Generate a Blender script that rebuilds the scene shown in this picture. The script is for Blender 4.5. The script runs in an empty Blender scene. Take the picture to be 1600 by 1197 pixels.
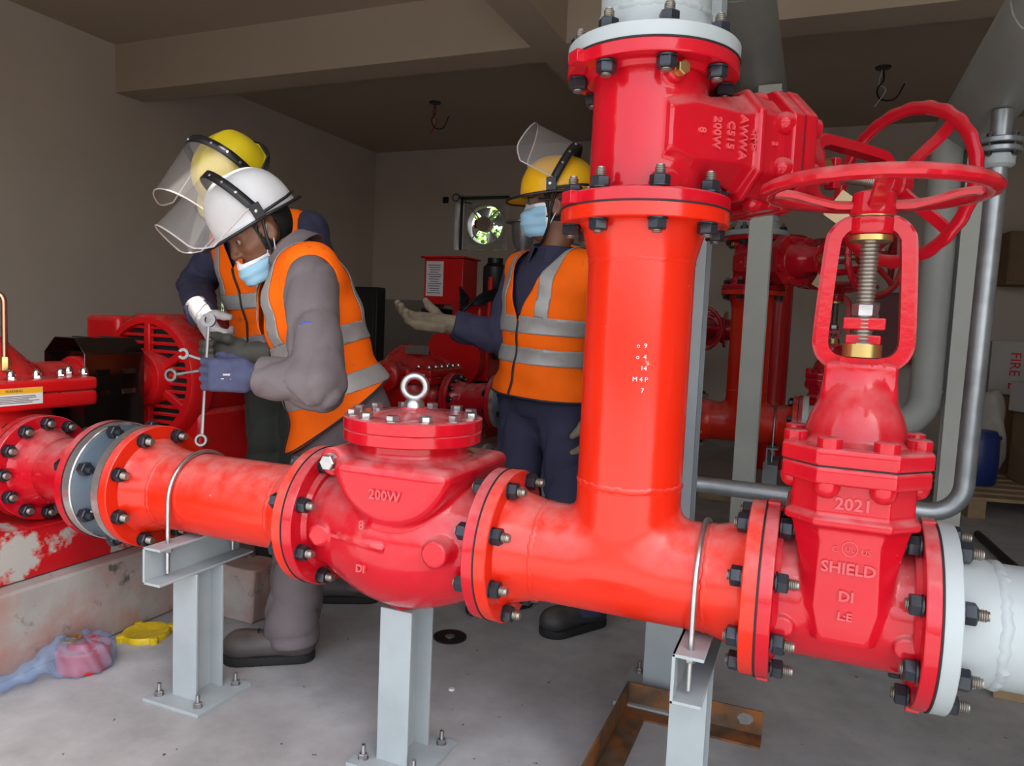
import bpy, bmesh, math, random
import numpy as np
from mathutils import Matrix, Vector
R_ = math.radians
PI = math.pi
scene = bpy.context.scene
C = scene.collection

# ------------------------------------------------------------------ camera
cam_d = bpy.data.cameras.new('camera')
cam = bpy.data.objects.new('camera', cam_d); C.objects.link(cam); scene.camera = cam
CAMP = np.array([0.34775, -1.52850, 1.07805]); YAW, PITCH, ROLL, FPX = 0.3890, -0.0809, 0.0429, 1151.58
def _cam_axes():
    f = np.array([-math.sin(YAW)*math.cos(PITCH), math.cos(YAW)*math.cos(PITCH), math.sin(PITCH)])
    r = np.cross(f, [0, 0, 1]); r /= np.linalg.norm(r); u = np.cross(r, f)
    c, s = math.cos(ROLL), math.sin(ROLL)
    return c*r+s*u, -s*r+c*u, f
_r, _u, _f = _cam_axes()
cam.matrix_world = Matrix(((_r[0], _u[0], -_f[0], CAMP[0]), (_r[1], _u[1], -_f[1], CAMP[1]), (_r[2], _u[2], -_f[2], CAMP[2]), (0, 0, 0, 1)))
cam_d.sensor_fit = 'HORIZONTAL'; cam_d.sensor_width = 36.0; cam_d.lens = FPX*36.0/1600.0
cam_d.clip_start = 0.02; cam_d.clip_end = 300

def px(x, y, Y):
    """point on the plane at depth Y (metres into the room) seen at photo pixel x, y"""
    d = _r*(x-800)/FPX+_u*(598.5-y)/FPX+_f
    return CAMP+d*(Y-CAMP[1])/d[1]

# ------------------------------------------------------------------ world, sun, exposure
world = bpy.data.worlds.new('world'); scene.world = world; world.use_nodes = True
wn = world.node_tree; wn.nodes.clear()
wo = wn.nodes.new('ShaderNodeOutputWorld'); wb = wn.nodes.new('ShaderNodeBackground')
sky = wn.nodes.new('ShaderNodeTexSky'); sky.sky_type = 'NISHITA'; sky.sun_disc = False
sky.sun_elevation = R_(57); sky.sun_rotation = R_(112); sky.air_density = 1.0; sky.dust_density = 3.0; sky.ozone_density = 1.0
hs = wn.nodes.new('ShaderNodeHueSaturation'); hs.inputs['Saturation'].default_value = 0.45
wn.links.new(sky.outputs[0], hs.inputs['Color']); wn.links.new(hs.outputs[0], wb.inputs[0])
wb.inputs[1].default_value = 0.30
wn.links.new(wb.outputs[0], wo.inputs[0])
SUN = np.array((0.50, -0.20, 0.84)); SUN /= np.linalg.norm(SUN)
sun_d = bpy.data.lights.new('sun', 'SUN'); sun_d.energy = 6.0; sun_d.angle = R_(0.6); sun_d.color = (1.0, 0.96, 0.90)
sun_o = bpy.data.objects.new('sun', sun_d); C.objects.link(sun_o); sun_o.rotation_euler = Vector(SUN).to_track_quat('Z', 'Y').to_euler(); sun_o.location = (3, -6, 9)
scene.view_settings.view_transform = 'Standard'; scene.view_settings.look = 'None'
scene.view_settings.gamma = 1.0; scene.view_settings.use_curve_mapping = False
scene.view_settings.exposure = 1.07

# ------------------------------------------------------------------ object helpers
def tag(o, label, cat, group=None):
    o['label'] = label; o['category'] = cat
    if group: o['group'] = group
    return o
def thing(name, label, cat, loc=(0, 0, 0), mat=None, rotz=0.0, group=None):
    o = bpy.data.objects.new(name, None); C.objects.link(o); o.empty_display_size = 0.05
    if mat is not None: o.matrix_world = mat
    else: o.location = loc; o.rotation_euler = (0, 0, rotz)
    return tag(o, label, cat, group)
def link(name, me, parent=None, loc=None):
    o = bpy.data.objects.new(name, me); C.objects.link(o)
    if parent is not None: o.parent = parent
    if loc is not None: o.location = loc
    return o
def frame(origin, x, y, z):
    return Matrix(((x[0], y[0], z[0], origin[0]), (x[1], y[1], z[1], origin[1]), (x[2], y[2], z[2], origin[2]), (0, 0, 0, 1)))
def axis_frame(origin, z, hint=(0, 0, 1)):
    z = Vector(z).normalized(); h = Vector(hint)
    if abs(z.dot(h)) > 0.98: h = Vector((1, 0, 0))
    x = h.cross(z).normalized(); y = z.cross(x)
    return frame(origin, x, y, z)
AXX = frame((0, 0, 0), (0, 1, 0), (0, 0, 1), (1, 0, 0))   # local z -> +X

class MB:
    """collects shapes; build() links them as one mesh"""
    def __init__(s): s.v = []; s.f = []; s.n = 0
    def add(s, v, f, M=None):
        v = np.asarray(v, float).reshape(-1, 3)
        if M is not None:
            A = np.array(M); v = v@A[:3, :3].T+A[:3, 3]
        s.v.append(v); n = s.n
        s.f += [tuple(int(i)+n for i in q) for q in f]; s.n += len(v)
        return s
    def box(s, c, d, M=None):
        x, y, z = np.array(d)/2.0
        v = np.array([(-x, -y, -z), (x, -y, -z), (x, y, -z), (-x, y, -z), (-x, -y, z), (x, -y, z), (x, y, z), (-x, y, z)])+np.array(c)
        return s.add(v, [(0, 3, 2, 1), (4, 5, 6, 7), (0, 1, 5, 4), (1, 2, 6, 5), (2, 3, 7, 6), (3, 0, 4, 7)], M)
    def lathe(s, prof, n=48, M=None, close=False):
        a = np.linspace(0, 2*PI, n, endpoint=False); v = []; f = []; idx = []
        for r, h in prof:
            if r < 1e-6: idx.append([len(v)]); v.append((0, 0, h))
            else:
                idx.append(list(range(len(v), len(v)+n))); v += [(r*math.cos(t), r*math.sin(t), h) for t in a]
        K = len(prof)
        for k in range(K if close else K-1):
            A = idx[k]; B = idx[(k+1) % K]
            for i in range(n):
                j = (i+1) % n
                if len(A) == 1 and len(B) == 1: break
                if len(A) == 1: f.append((A[0], B[j], B[i]))
                elif len(B) == 1: f.append((A[i], A[j], B[0]))
                else: f.append((A[i], A[j], B[j], B[i]))
        return s.add(v, f, M)
    def prism(s, poly, h0, h1, M=None):
        n = len(poly); v = [(x, y, h0) for x, y in poly]+[(x, y, h1) for x, y in poly]
        f = [tuple(range(n))[::-1], tuple(range(n, 2*n))]+[(i, (i+1) % n, n+(i+1) % n, n+i) for i in range(n)]
        return s.add(v, f, M)
    def tube(s, pts, r, n=12, M=None, caps=True, closed=False):
        P = np.array(pts, float); K = len(P)
        rr = np.broadcast_to(np.array(r, float), (K,))
        T = np.zeros_like(P)
        for i in range(K):
            a = P[(i-1) % K] if (closed or i > 0) else P[i]; b = P[(i+1) % K] if (closed or i < K-1) else P[i]
            T[i] = (b-a)/max(1e-9, np.linalg.norm(b-a))
        u = np.cross(T[0], [0, 0, 1.0])
        if np.linalg.norm(u) < 1e-3: u = np.cross(T[0], [0, 1.0, 0])
        u /= np.linalg.norm(u); v = []; f = []
        for i in range(K):
            u = u-T[i]*u.dot(T[i]); u /= np.linalg.norm(u); w = np.cross(T[i], u)
            for k in range(n):
                t = 2*PI*k/n; v.append(P[i]+rr[i]*(math.cos(t)*u+math.sin(t)*w))
        for i in range(K if closed else K-1):
            j = (i+1) % K
            for k in range(n):
                l = (k+1) % n; f.append((i*n+k, i*n+l, j*n+l, j*n+k))
        if caps and not closed: f += [tuple(range(n))[::-1], tuple(range((K-1)*n, K*n))]
        return s.add(v, f, M)
    def torus(s, R, r, n=48, m=12, M=None):
        return s.lathe([(R+r*math.cos(t), r*math.sin(t)) for t in np.linspace(0, 2*PI, m, endpoint=False)], n, M, close=True)
    def ring(s, r0, r1, h0, h1, n=48, M=None, c=0.0):
        if c: p = [(r0, h0), (r1-c, h0), (r1, h0+c), (r1, h1-c), (r1-c, h1), (r0, h1)]
        else: p = [(r0, h0), (r1, h0), (r1, h1), (r0, h1)]
        return s.lathe(p, n, M, close=True)
    def mesh(s, name, mat=None, angle=38, smooth=True):
        me = bpy.data.meshes.new(name)
        me.from_pydata([tuple(p) for p in np.concatenate(s.v)], [], s.f); me.update()
        bm = bmesh.new(); bm.from_mesh(me); bmesh.ops.recalc_face_normals(bm, faces=bm.faces); bm.to_mesh(me); bm.free()
        if mat is not None: me.materials.append(mat)
        if smooth: me.shade_smooth(); me.set_sharp_from_angle(angle=R_(angle))
        return me
    def build(s, name, mat, parent=None, bevel=0, angle=38, seg=2, smooth=True):
        o = link(name, s.mesh(name, mat, angle, smooth), parent)
        if bevel:
            m = o.modifiers.new('bevel', 'BEVEL'); m.width = bevel; m.segments = seg; m.limit_method = 'ANGLE'; m.angle_limit = R_(40)
        return o
def struct(o): o['kind'] = 'structure'; return o
def copy_tree(o, parent=None):
    c = o.copy(); C.objects.link(c)
    if parent is not None: c.parent = parent; c.matrix_parent_inverse = o.matrix_parent_inverse.copy(); c.matrix_basis = o.matrix_basis.copy()
    for ch in list(o.children): copy_tree(ch, c)
    return c
def arc(c, r, a0, a1, n, u=(1, 0, 0), w=(0, 0, 1)):
    c, u, w = np.array(c, float), np.array(u, float), np.array(w, float)
    return [c+r*(math.cos(t)*u+math.sin(t)*w) for t in np.linspace(a0, a1, n)]
def smooth_path(pts, k=8):
    P = [np.array(p, float) for p in pts]; P = [2*P[0]-P[1]]+P+[2*P[-1]-P[-2]]; out = []
    for i in range(1, len(P)-2):
        for t in np.linspace(0, 1, k, endpoint=False):
            a, b, c, d = P[i-1], P[i], P[i+1], P[i+2]
            out.append(0.5*((2*b)+(c-a)*t+(2*a-5*b+4*c-d)*t*t+(3*b-a-3*c+d)*t**3))
    return out+[P[-2]]

# ------------------------------------------------------------------ signed-distance shapes -> mesh (for cast, cloth and body forms)
def smin(a, b, k):
    h = np.clip(0.5+0.5*(b-a)/k, 0, 1); return b+(a-b)*h-k*h*(1-h)
def smax(a, b, k): return -smin(-a, -b, k)
def s_cone(P, a, b, ra, rb):
    a = np.asarray(a, float); b = np.asarray(b, float); ab = b-a; L = max(1e-9, ab.dot(ab))
    t = np.clip((P-a)@ab/L, 0, 1); return np.linalg.norm(P-a-t[:, None]*ab, axis=1)-(ra+(rb-ra)*t)
def s_ell(P, c, r, A=None):
    q = P-np.asarray(c, float)
    if A is not None: q = q@np.asarray(A, float).T
    r = np.asarray(r, float); k0 = np.linalg.norm(q/r, axis=1); k1 = np.linalg.norm(q/(r*r), axis=1)
    return k0*(k0-1)/np.maximum(k1, 1e-9)
def s_box(P, c, h, r=0.0, A=None):
    q = P-np.asarray(c, float)
    if A is not None: q = q@np.asarray(A, float).T
    q = np.abs(q)-(np.asarray(h, float)-r)
    return np.linalg.norm(np.maximum(q, 0), axis=1)+np.minimum(q.max(1), 0)-r
def s_cyl(P, a, b, ra, rb=None, r=0.0):
    a = np.asarray(a, float); b = np.asarray(b, float); ab = b-a; L = np.linalg.norm(ab); u = ab/L
    t = (P-a)@u; rad = np.linalg.norm(P-a-t[:, None]*u, axis=1); rb = ra if rb is None else rb
    rr = ra+(rb-ra)*np.clip(t/L, 0, 1)
    dx = rad-(rr-r); dy = np.abs(t-L/2)-(L/2-r)
    return np.minimum(np.maximum(dx, dy), 0)+np.hypot(np.maximum(dx, 0), np.maximum(dy, 0))-r
def sdf_mesh(f, lo, hi, h):
    lo = np.array(lo, float); hi = np.array(hi, float); B = 4
    nb = np.maximum(1, np.ceil((hi-lo)/(h*B)).astype(int)); n = nb*B+1
    g = np.meshgrid(*[np.arange(k) for k in nb], indexing='ij')
    cen = lo+(np.stack(g, -1).reshape(-1, 3)+0.5)*B*h
    dc = f(cen).reshape(nb); act = np.abs(dc) < B*h*0.87*1.35+1.2*h
    D = np.where(dc > 0, 1.0, -1.0)
    D = np.repeat(np.repeat(np.repeat(D, B, 0), B, 1), B, 2); D = np.pad(D, ((0, 1),)*3, mode='edge')
    M = np.zeros(n, bool); a = np.repeat(np.repeat(np.repeat(act, B, 0), B, 1), B, 2)
    M[:-1, :-1, :-1] |= a
    for d in ((1, 0, 0), (0, 1, 0), (0, 0, 1), (1, 1, 0), (1, 0, 1), (0, 1, 1), (1, 1, 1)):
        M[d[0]:n[0]-1+d[0], d[1]:n[1]-1+d[1], d[2]:n[2]-1+d[2]] |= a
    I = np.argwhere(M); D[M] = f(lo+I*h)
    S = D < 0
    c8 = [(i, j, k) for i in (0, 1) for j in (0, 1) for k in (0, 1)]
    sub = lambda A, d: A[d[0]:n[0]-1+d[0], d[1]:n[1]-1+d[1], d[2]:n[2]-1+d[2]]
    cnt = sum(sub(S, d).astype(np.int8) for d in c8); cell = (cnt > 0) & (cnt < 8)
    ids = -np.ones(cell.shape, np.int64); L = np.argwhere(cell); ids[cell] = np.arange(len(L))
    acc = np.zeros((len(L), 3)); w = np.zeros(len(L))
    for a_ in c8:
        for ax in range(3):
            if a_[ax]: continue
            b_ = list(a_); b_[ax] = 1
            da = D[L[:, 0]+a_[0], L[:, 1]+a_[1], L[:, 2]+a_[2]]; db = D[L[:, 0]+b_[0], L[:, 1]+b_[1], L[:, 2]+b_[2]]
            cr = (da < 0) != (db < 0); t = np.where(cr, da/np.where(cr, da-db, 1), 0)
            p = np.array(a_, float)+np.zeros((len(L), 3)); p[:, ax] += t
            acc[cr] += p[cr]; w[cr] += 1
    V = lo+(L+acc/np.maximum(w, 1)[:, None])*h
    F = []
    for ax in range(3):
        o1, o2 = [(1, 2), (2, 0), (0, 1)][ax]
        sl = [slice(1, n[k]-1) for k in range(3)]; sl[ax] = slice(0, n[ax]-1)
        s2 = list(sl); s2[ax] = slice(1, n[ax])
        A = S[tuple(sl)]; Bq = S[tuple(s2)]; E = np.argwhere(A != Bq)
        if not len(E): continue
        base = E.copy(); base[:, o1] += 1; base[:, o2] += 1
        flip = A[tuple(E.T)]
        def cid(d1, d2):
            q = base.copy(); q[:, o1] += d1; q[:, o2] += d2; return ids[q[:, 0], q[:, 1], q[:, 2]]
        Q = np.stack([cid(-1, -1), cid(0, -1), cid(0, 0), cid(-1, 0)], 1)
        Q[~flip] = Q[~flip][:, ::-1]; F.append(Q[(Q >= 0).all(1)])
    F = np.concatenate(F)
    for _ in range(2):                                   # pull vertices onto the surface
        e = h*0.5; d0 = f(V); gx = np.stack([f(V+np.eye(3)[k]*e)-d0 for k in range(3)], 1)/e
        gl = np.maximum((gx**2).sum(1), 0.2); V = V-np.clip(d0/gl, -h, h)[:, None]*gx*0.8
    return V, F
def raw_obj(name, V, F, mat, parent=None, angle=60, smooth=True):
    me = bpy.data.meshes.new(name)
    me.from_pydata([tuple(p) for p in V], [], [tuple(int(i) for i in q) for q in F]); me.update()
    me.materials.append(mat)
    if smooth: me.shade_smooth(); me.set_sharp_from_angle(angle=R_(angle))
    return link(name, me, parent)
def sdf_obj(name, f, lo, hi, h, mat, parent=None, angle=60):
    V, F = sdf_mesh(f, lo, hi, h); return raw_obj(name, V, F, mat, parent, angle)
def clip(V, F, g):
    """keep the part of a polygon mesh where the field g(V) < 0"""
    G = g(V) if callable(g) else g
    V = [tuple(p) for p in V]; new = {}; out = []; cache = {}
    ins = G < 0
    for q in F:
        k = ins[list(q)]
        if k.all(): out.append(tuple(q)); continue
        if not k.any(): continue
        r = []; m = len(q)
        for i in range(m):
            a, b = int(q[i]), int(q[(i+1) % m])
            if ins[a]: r.append(a)
            if ins[a] != ins[b]:
                e = (min(a, b), max(a, b))
                if e not in cache:
                    t = G[e[0]]/(G[e[0]]-G[e[1]]); p = np.array(V[e[0]])*(1-t)+np.array(V[e[1]])*t
                    cache[e] = len(V); V.append(tuple(p))
                r.append(cache[e])
        if len(r) >= 3: out.append(tuple(r))
    used = sorted({i for q in out for i in q}); mp = {o: i for i, o in enumerate(used)}
    return np.array([V[i] for i in used]).reshape(-1, 3), [tuple(mp[i] for i in q) for q in out]
def vnormals(V, F):
    N = np.zeros_like(V)
    for q in F:
        n = np.cross(V[q[1]]-V[q[0]], V[q[2]]-V[q[0]])
        for i in q: N[i] += n
    return N/np.maximum(1e-12, np.linalg.norm(N, axis=1))[:, None]
def text_obj(name, s, size, depth, M, mat, parent, spacing=1.0, align='CENTER', bold=0.0):
    cu = bpy.data.curves.new(name, 'FONT'); cu.body = s; cu.size = size; cu.extrude = depth; cu.align_x = align; cu.align_y = 'CENTER'
    cu.space_character = spacing; cu.resolution_u = 2; cu.offset = bold
    t = bpy.data.objects.new(name, cu); C.objects.link(t)
    me = bpy.data.meshes.new_from_object(t); bpy.data.objects.remove(t)
    me.materials.clear(); me.materials.append(mat)
    o = link(name, me, parent); o.matrix_local = M if isinstance(M, Matrix) else Matrix(M)
    return o

# ------------------------------------------------------------------ materials
def mat(name, col, rough=0.5, metal=0.0, noise=None, bump=None, coat=0.0, spec=0.5, trans=0.0, ior=1.45, alpha=1.0, sss=0.0, dust=None, stain=None, emit=None):
    """noise=(scale, amount) brightness mottling; bump=(scale, strength); dust=(colour, amount) on surfaces that face up;
    stain=(colour, scale, low, high)"""
    m = bpy.data.materials.new(name); m.use_nodes = True; nt = m.node_tree; b = nt.nodes['Principled BSDF']
    N = nt.nodes.new; L = nt.links.new
    b.inputs['Roughness'].default_value = rough; b.inputs['Metallic'].default_value = metal
    b.inputs['Coat Weight'].default_value = coat; b.inputs['Coat Roughness'].default_value = 0.12
    b.inputs['Specular IOR Level'].default_value = spec; b.inputs['IOR'].default_value = ior
    b.inputs['Transmission Weight'].default_value = trans; b.inputs['Alpha'].default_value = alpha
    if sss: b.inputs['Subsurface Weight'].default_value = sss; b.inputs['Subsurface Radius'].default_value = (0.02, 0.008, 0.004)
    if emit: b.inputs['Emission Color'].default_value = (*emit[0], 1); b.inputs['Emission Strength'].default_value = emit[1]
    tc = N('ShaderNodeTexCoord'); out = None
    rgb = N('ShaderNodeRGB'); rgb.outputs[0].default_value = (*col, 1); out = rgb.outputs[0]
    if noise:
        n = N('ShaderNodeTexNoise'); n.inputs['Scale'].default_value = noise[0]; n.inputs['Detail'].default_value = 5; L(tc.outputs['Object'], n.inputs['Vector'])
        r = N('ShaderNodeMapRange'); r.inputs[1].default_value = 0.3; r.inputs[2].default_value = 0.7
        r.inputs[3].default_value = 1-noise[1]; r.inputs[4].default_value = 1+noise[1]*0.6; L(n.outputs[0], r.inputs[0])
        mx = N('ShaderNodeMix'); mx.data_type = 'RGBA'; mx.blend_type = 'MULTIPLY'; mx.inputs[0].default_value = 1
        L(out, mx.inputs[6]); L(r.outputs[0], mx.inputs[7]); out = mx.outputs[2]
    for st in (stain if isinstance(stain, list) else [stain] if stain else []):
        n = N('ShaderNodeTexNoise'); n.inputs['Scale'].default_value = st[1]; n.inputs['Detail'].default_value = 6; n.inputs['Roughness'].default_value = 0.65; L(tc.outputs['Object'], n.inputs['Vector'])
        r = N('ShaderNodeMapRange'); r.inputs[1].default_value = st[2]; r.inputs[2].default_value = st[3]; L(n.outputs[0], r.inputs[0])
        mx = N('ShaderNodeMix'); mx.data_type = 'RGBA'; mx.inputs[7].default_value = (*st[0], 1); L(out, mx.inputs[6]); L(r.outputs[0], mx.inputs[0]); out = mx.outputs[2]
    if dust:
        g = N('ShaderNodeNewGeometry'); sx = N('ShaderNodeSeparateXYZ'); L(g.outputs['Normal'], sx.inputs[0])
        n = N('ShaderNodeTexNoise'); n.inputs['Scale'].default_value = 22; n.inputs['Detail'].default_value = 5; L(tc.outputs['Object'], n.inputs['Vector'])
        r = N('ShaderNodeMapRange'); r.inputs[1].default_value = 0.1; r.inputs[2].default_value = 1.0; r.inputs[4].default_value = dust[1]; L(sx.outputs[2], r.inputs[0])
        r2 = N('ShaderNodeMapRange'); r2.inputs[1].default_value = 0.35; r2.inputs[2].default_value = 0.65; r2.inputs[3].default_value = 0.25; L(n.outputs[0], r2.inputs[0])
        mu = N('ShaderNodeMath'); mu.operation = 'MULTIPLY'; L(r.outputs[0], mu.inputs[0]); L(r2.outputs[0], mu.inputs[1])
        mx = N('ShaderNodeMix'); mx.data_type = 'RGBA'; mx.inputs[7].default_value = (*dust[0], 1); L(out, mx.inputs[6]); L(mu.outputs[0], mx.inputs[0]); out = mx.outputs[2]
        ra = N('ShaderNodeMath'); ra.operation = 'MULTIPLY_ADD'; ra.inputs[1].default_value = 0.16; ra.inputs[2].default_value = rough; L(mu.outputs[0], ra.inputs[0]); L(ra.outputs[0], b.inputs['Roughness'])
    L(out, b.inputs['Base Color'])
    if bump:
        n = N('ShaderNodeTexNoise'); n.inputs['Scale'].default_value = bump[0]; n.inputs['Detail'].default_value = 4; L(tc.outputs['Object'], n.inputs['Vector'])
        bp = N('ShaderNodeBump'); bp.inputs['Strength'].default_value = bump[1]; bp.inputs['Distance'].default_value = 0.004; L(n.outputs[0], bp.inputs['Height'])
        L(bp.outputs[0], b.inputs['Normal'])
        if coat: L(bp.outputs[0], b.inputs['Coat Normal'])
    return m
DUST = (0.62, 0.45, 0.43)
m_pipe = mat('gloss_orange_red_paint', (0.70, 0.022, 0.006), 0.20, noise=(5, 0.06), bump=(45, 0.06), dust=(DUST, 0.35), stain=((0.75, 0.45, 0.38), 26, 0.70, 0.74))
m_cast = mat('crimson_cast_paint', (0.52, 0.006, 0.016), 0.12, noise=(6, 0.06), bump=(55, 0.13), dust=(DUST, 0.38), stain=((0.70, 0.30, 0.28), 18, 0.68, 0.76))
m_pump = mat('pump_red_paint', (0.60, 0.008, 0.010), 0.25, noise=(6, 0.08), bump=(60, 0.08), dust=((0.35, 0.15, 0.13), 0.4))
m_base = mat('worn_red_base_paint', (0.50, 0.008, 0.012), 0.35, noise=(6, 0.1), stain=((0.42, 0.40, 0.36), 3.2, 0.56, 0.60))
m_bolt = mat('black_oxide_steel', (0.026, 0.030, 0.038), 0.32, 0.35, spec=0.6)
m_thread = mat('bare_thread_steel', (0.30, 0.27, 0.23), 0.38, 0.8)
m_steel = mat('zinc_plated_steel', (0.46, 0.46, 0.46), 0.30, 0.9, noise=(40, 0.15))
m_tool = mat('tool_chrome_vanadium', (0.24, 0.23, 0.22), 0.45, 1.0)
m_chrome = mat('bright_chrome', (0.75, 0.75, 0.76), 0.12, 1.0)
m_brass = mat('brass', (0.55, 0.38, 0.14), 0.30, 0.9)
m_gask = mat('black_gasket_rubber', (0.015, 0.013, 0.016), 0.7)
m_galv = mat('galvanised_pipe', (0.40, 0.42, 0.43), 0.38, 0.75, noise=(12, 0.25))
m_gsup = mat('pale_grey_support_paint', (0.33, 0.37, 0.38), 0.50, noise=(9, 0.10), bump=(60, 0.05))
m_gpipe = mat('pale_grey_pipe_paint', (0.40, 0.44, 0.44), 0.42, noise=(7, 0.08), bump=(40, 0.05), stain=((0.30, 0.29, 0.26), 14, 0.68, 0.78))
m_head = mat('grey_green_header_paint', (0.32, 0.33, 0.30), 0.45, noise=(6, 0.08))
m_post = mat('beige_grey_post_paint', (0.42, 0.425, 0.375), 0.5, noise=(7, 0.08))
m_rust = mat('rusty_angle_steel', (0.16, 0.10, 0.06), 0.6, 0.4, noise=(14, 0.5), stain=((0.33, 0.12, 0.03), 9, 0.48, 0.64))
m_black = mat('black_plastic', (0.012, 0.012, 0.013), 0.4)
m_guard = mat('black_gloss_guard', (0.10, 0.075, 0.065), 0.13, 0.95)
m_letter = mat('dusty_highlit_lettering', (0.70, 0.075, 0.085), 0.45)  # lighter red paints dust and pink edge highlights into the raised letters
m_ring = mat('machined_steel_ring', (0.66, 0.66, 0.66), 0.22, 0.85, noise=(30, 0.1))
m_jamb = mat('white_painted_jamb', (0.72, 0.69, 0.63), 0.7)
m_dark = mat('dark_void_steel', (0.02, 0.018, 0.017), 0.7)
m_white = mat('white_label_paper', (0.72, 0.70, 0.70), 0.6)
m_ink = mat('black_print_ink', (0.02, 0.02, 0.02), 0.6)
m_yel = mat('yellow_warning_print', (0.80, 0.42, 0.02), 0.5)
m_wall = mat('grey_plaster_wall', (0.68, 0.595, 0.505), 0.85, noise=(1.2, 0.06), bump=(30, 0.05))
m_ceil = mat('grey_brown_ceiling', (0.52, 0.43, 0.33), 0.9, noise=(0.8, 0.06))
m_dado = mat('dark_grey_dado_paint', (0.34, 0.305, 0.265), 0.8, noise=(2, 0.1))
m_conc = mat('plinth_concrete', (0.36, 0.33, 0.30), 0.85, noise=(7, 0.2), bump=(25, 0.35), stain=[((0.36, 0.17, 0.14), 2.6, 0.42, 0.62), ((0.10, 0.09, 0.08), 12, 0.60, 0.70)])
# ------------------------------------------------------------------ the room shell
def floor_mat():
    m = bpy.data.materials.new('concrete_floor'); m.use_nodes = True; nt = m.node_tree; b = nt.nodes['Principled BSDF']; N = nt.nodes.new; L = nt.links.new
    g = N('ShaderNodeNewGeometry'); b.inputs['Roughness'].default_value = 0.55
    def noise(s, d=6, r=0.6):
        n = N('ShaderNodeTexNoise'); n.inputs['Scale'].default_value = s; n.inputs['Detail'].default_value = d; n.inputs['Roughness'].default_value = r; L(g.outputs['Position'], n.inputs['Vector']); return n.outputs[0]
    def ramp(src, stops):
        r = N('ShaderNodeValToRGB'); L(src, r.inputs[0]); e = r.color_ramp.elements
        for i, (p, c) in enumerate(stops):
            q = e[i] if i < 2 else e.new(p); q.position = p; q.color = (*c, 1)
        return r.outputs[0]
    base = ramp(noise(1.6), [(0.34, (0.29, 0.29, 0.284)), (0.66, (0.455, 0.462, 0.462))])
    mot = ramp(noise(9), [(0.3, (0.82, 0.82, 0.82)), (0.7, (1.1, 1.1, 1.1))])
    mx = N('ShaderNodeMix'); mx.data_type = 'RGBA'; mx.blend_type = 'MULTIPLY'; mx.inputs[0].default_value = 1; L(base, mx.inputs[6]); L(mot, mx.inputs[7])
    st = N('ShaderNodeMapRange'); st.inputs[1].default_value = 0.55; st.inputs[2].default_value = 0.75; st.inputs[4].default_value = 0.55; L(noise(0.9), st.inputs[0])
    m2 = N('ShaderNodeMix'); m2.data_type = 'RGBA'; m2.inputs[7].default_value = (0.26, 0.215, 0.165, 1); L(mx.outputs[2], m2.inputs[6]); L(st.outputs[0], m2.inputs[0])
    sp = N('ShaderNodeMapRange'); sp.inputs[1].default_value = 0.735; sp.inputs[2].default_value = 0.75; L(noise(38, 2, 0.5), sp.inputs[0])
    m3 = N('ShaderNodeMix'); m3.data_type = 'RGBA'; m3.inputs[7].default_value = (0.05, 0.045, 0.04, 1); L(m2.outputs[2], m3.inputs[6]); L(sp.outputs[0], m3.inputs[0])
    L(m3.outputs[2], b.inputs['Base Color'])
    bp = N('ShaderNodeBump'); bp.inputs['Strength'].default_value = 0.15; bp.inputs['Distance'].default_value = 0.004; L(noise(40), bp.inputs['Height']); L(bp.outputs[0], b.inputs['Normal'])
    return m
XL, XR, YB, YF, ZC = -5.10, 4.60, 6.78, -1.30, 3.20
struct(MB().box(((XL+XR)/2, (YB-9)/2+0.0, -0.1), (XR-XL+8, YB+9.6, 0.2)).build('floor', floor_mat()))
# left wall with the opening of a small ventilator
lw = px(300, 455, 1.0)
def on_left(x, y):
    d = _r*(x-800)/FPX+_u*(598.5-y)/FPX+_f; return CAMP+d*(XL-CAMP[0])/d[0]
def on_back(x, y): return px(x, y, YB)
pa, pb = on_left(290, 420), on_left(312, 490)
wy0, wy1, wz0, wz1 = pa[1], pa[1]+0.72, pb[2], pa[2]
w = MB()
for (y0, y1, z0, z1) in ((YF, wy0, 0, ZC), (wy1, YB+0.2, 0, ZC), (wy0, wy1, 0, wz0), (wy0, wy1, wz1, ZC)):
    w.box((XL-0.1, (y0+y1)/2, (z0+z1)/2), (0.2, y1-y0, z1-z0))
struct(w.build('wall_left', m_wall))
fa, fb = on_back(711, 303), on_back(793, 391)
fx0, fx1, fz0, fz1 = fa[0], fb[0], fb[2], fa[2]
w = MB()
for (x0, x1, z0, z1) in ((XL, fx0, 0, ZC), (fx1, XR, 0, ZC), (fx0, fx1, 0, fz0), (fx0, fx1, fz1, ZC)):
    w.box(((x0+x1)/2, YB+0.125, (z0+z1)/2), (x1-x0, 0.25, z1-z0))
struct(w.build('wall_back', m_wall))
struct(MB().box((XR+0.1, (YB+YF)/2, ZC/2), (0.2, YB-YF, ZC)).build('wall_right', m_wall))
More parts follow.
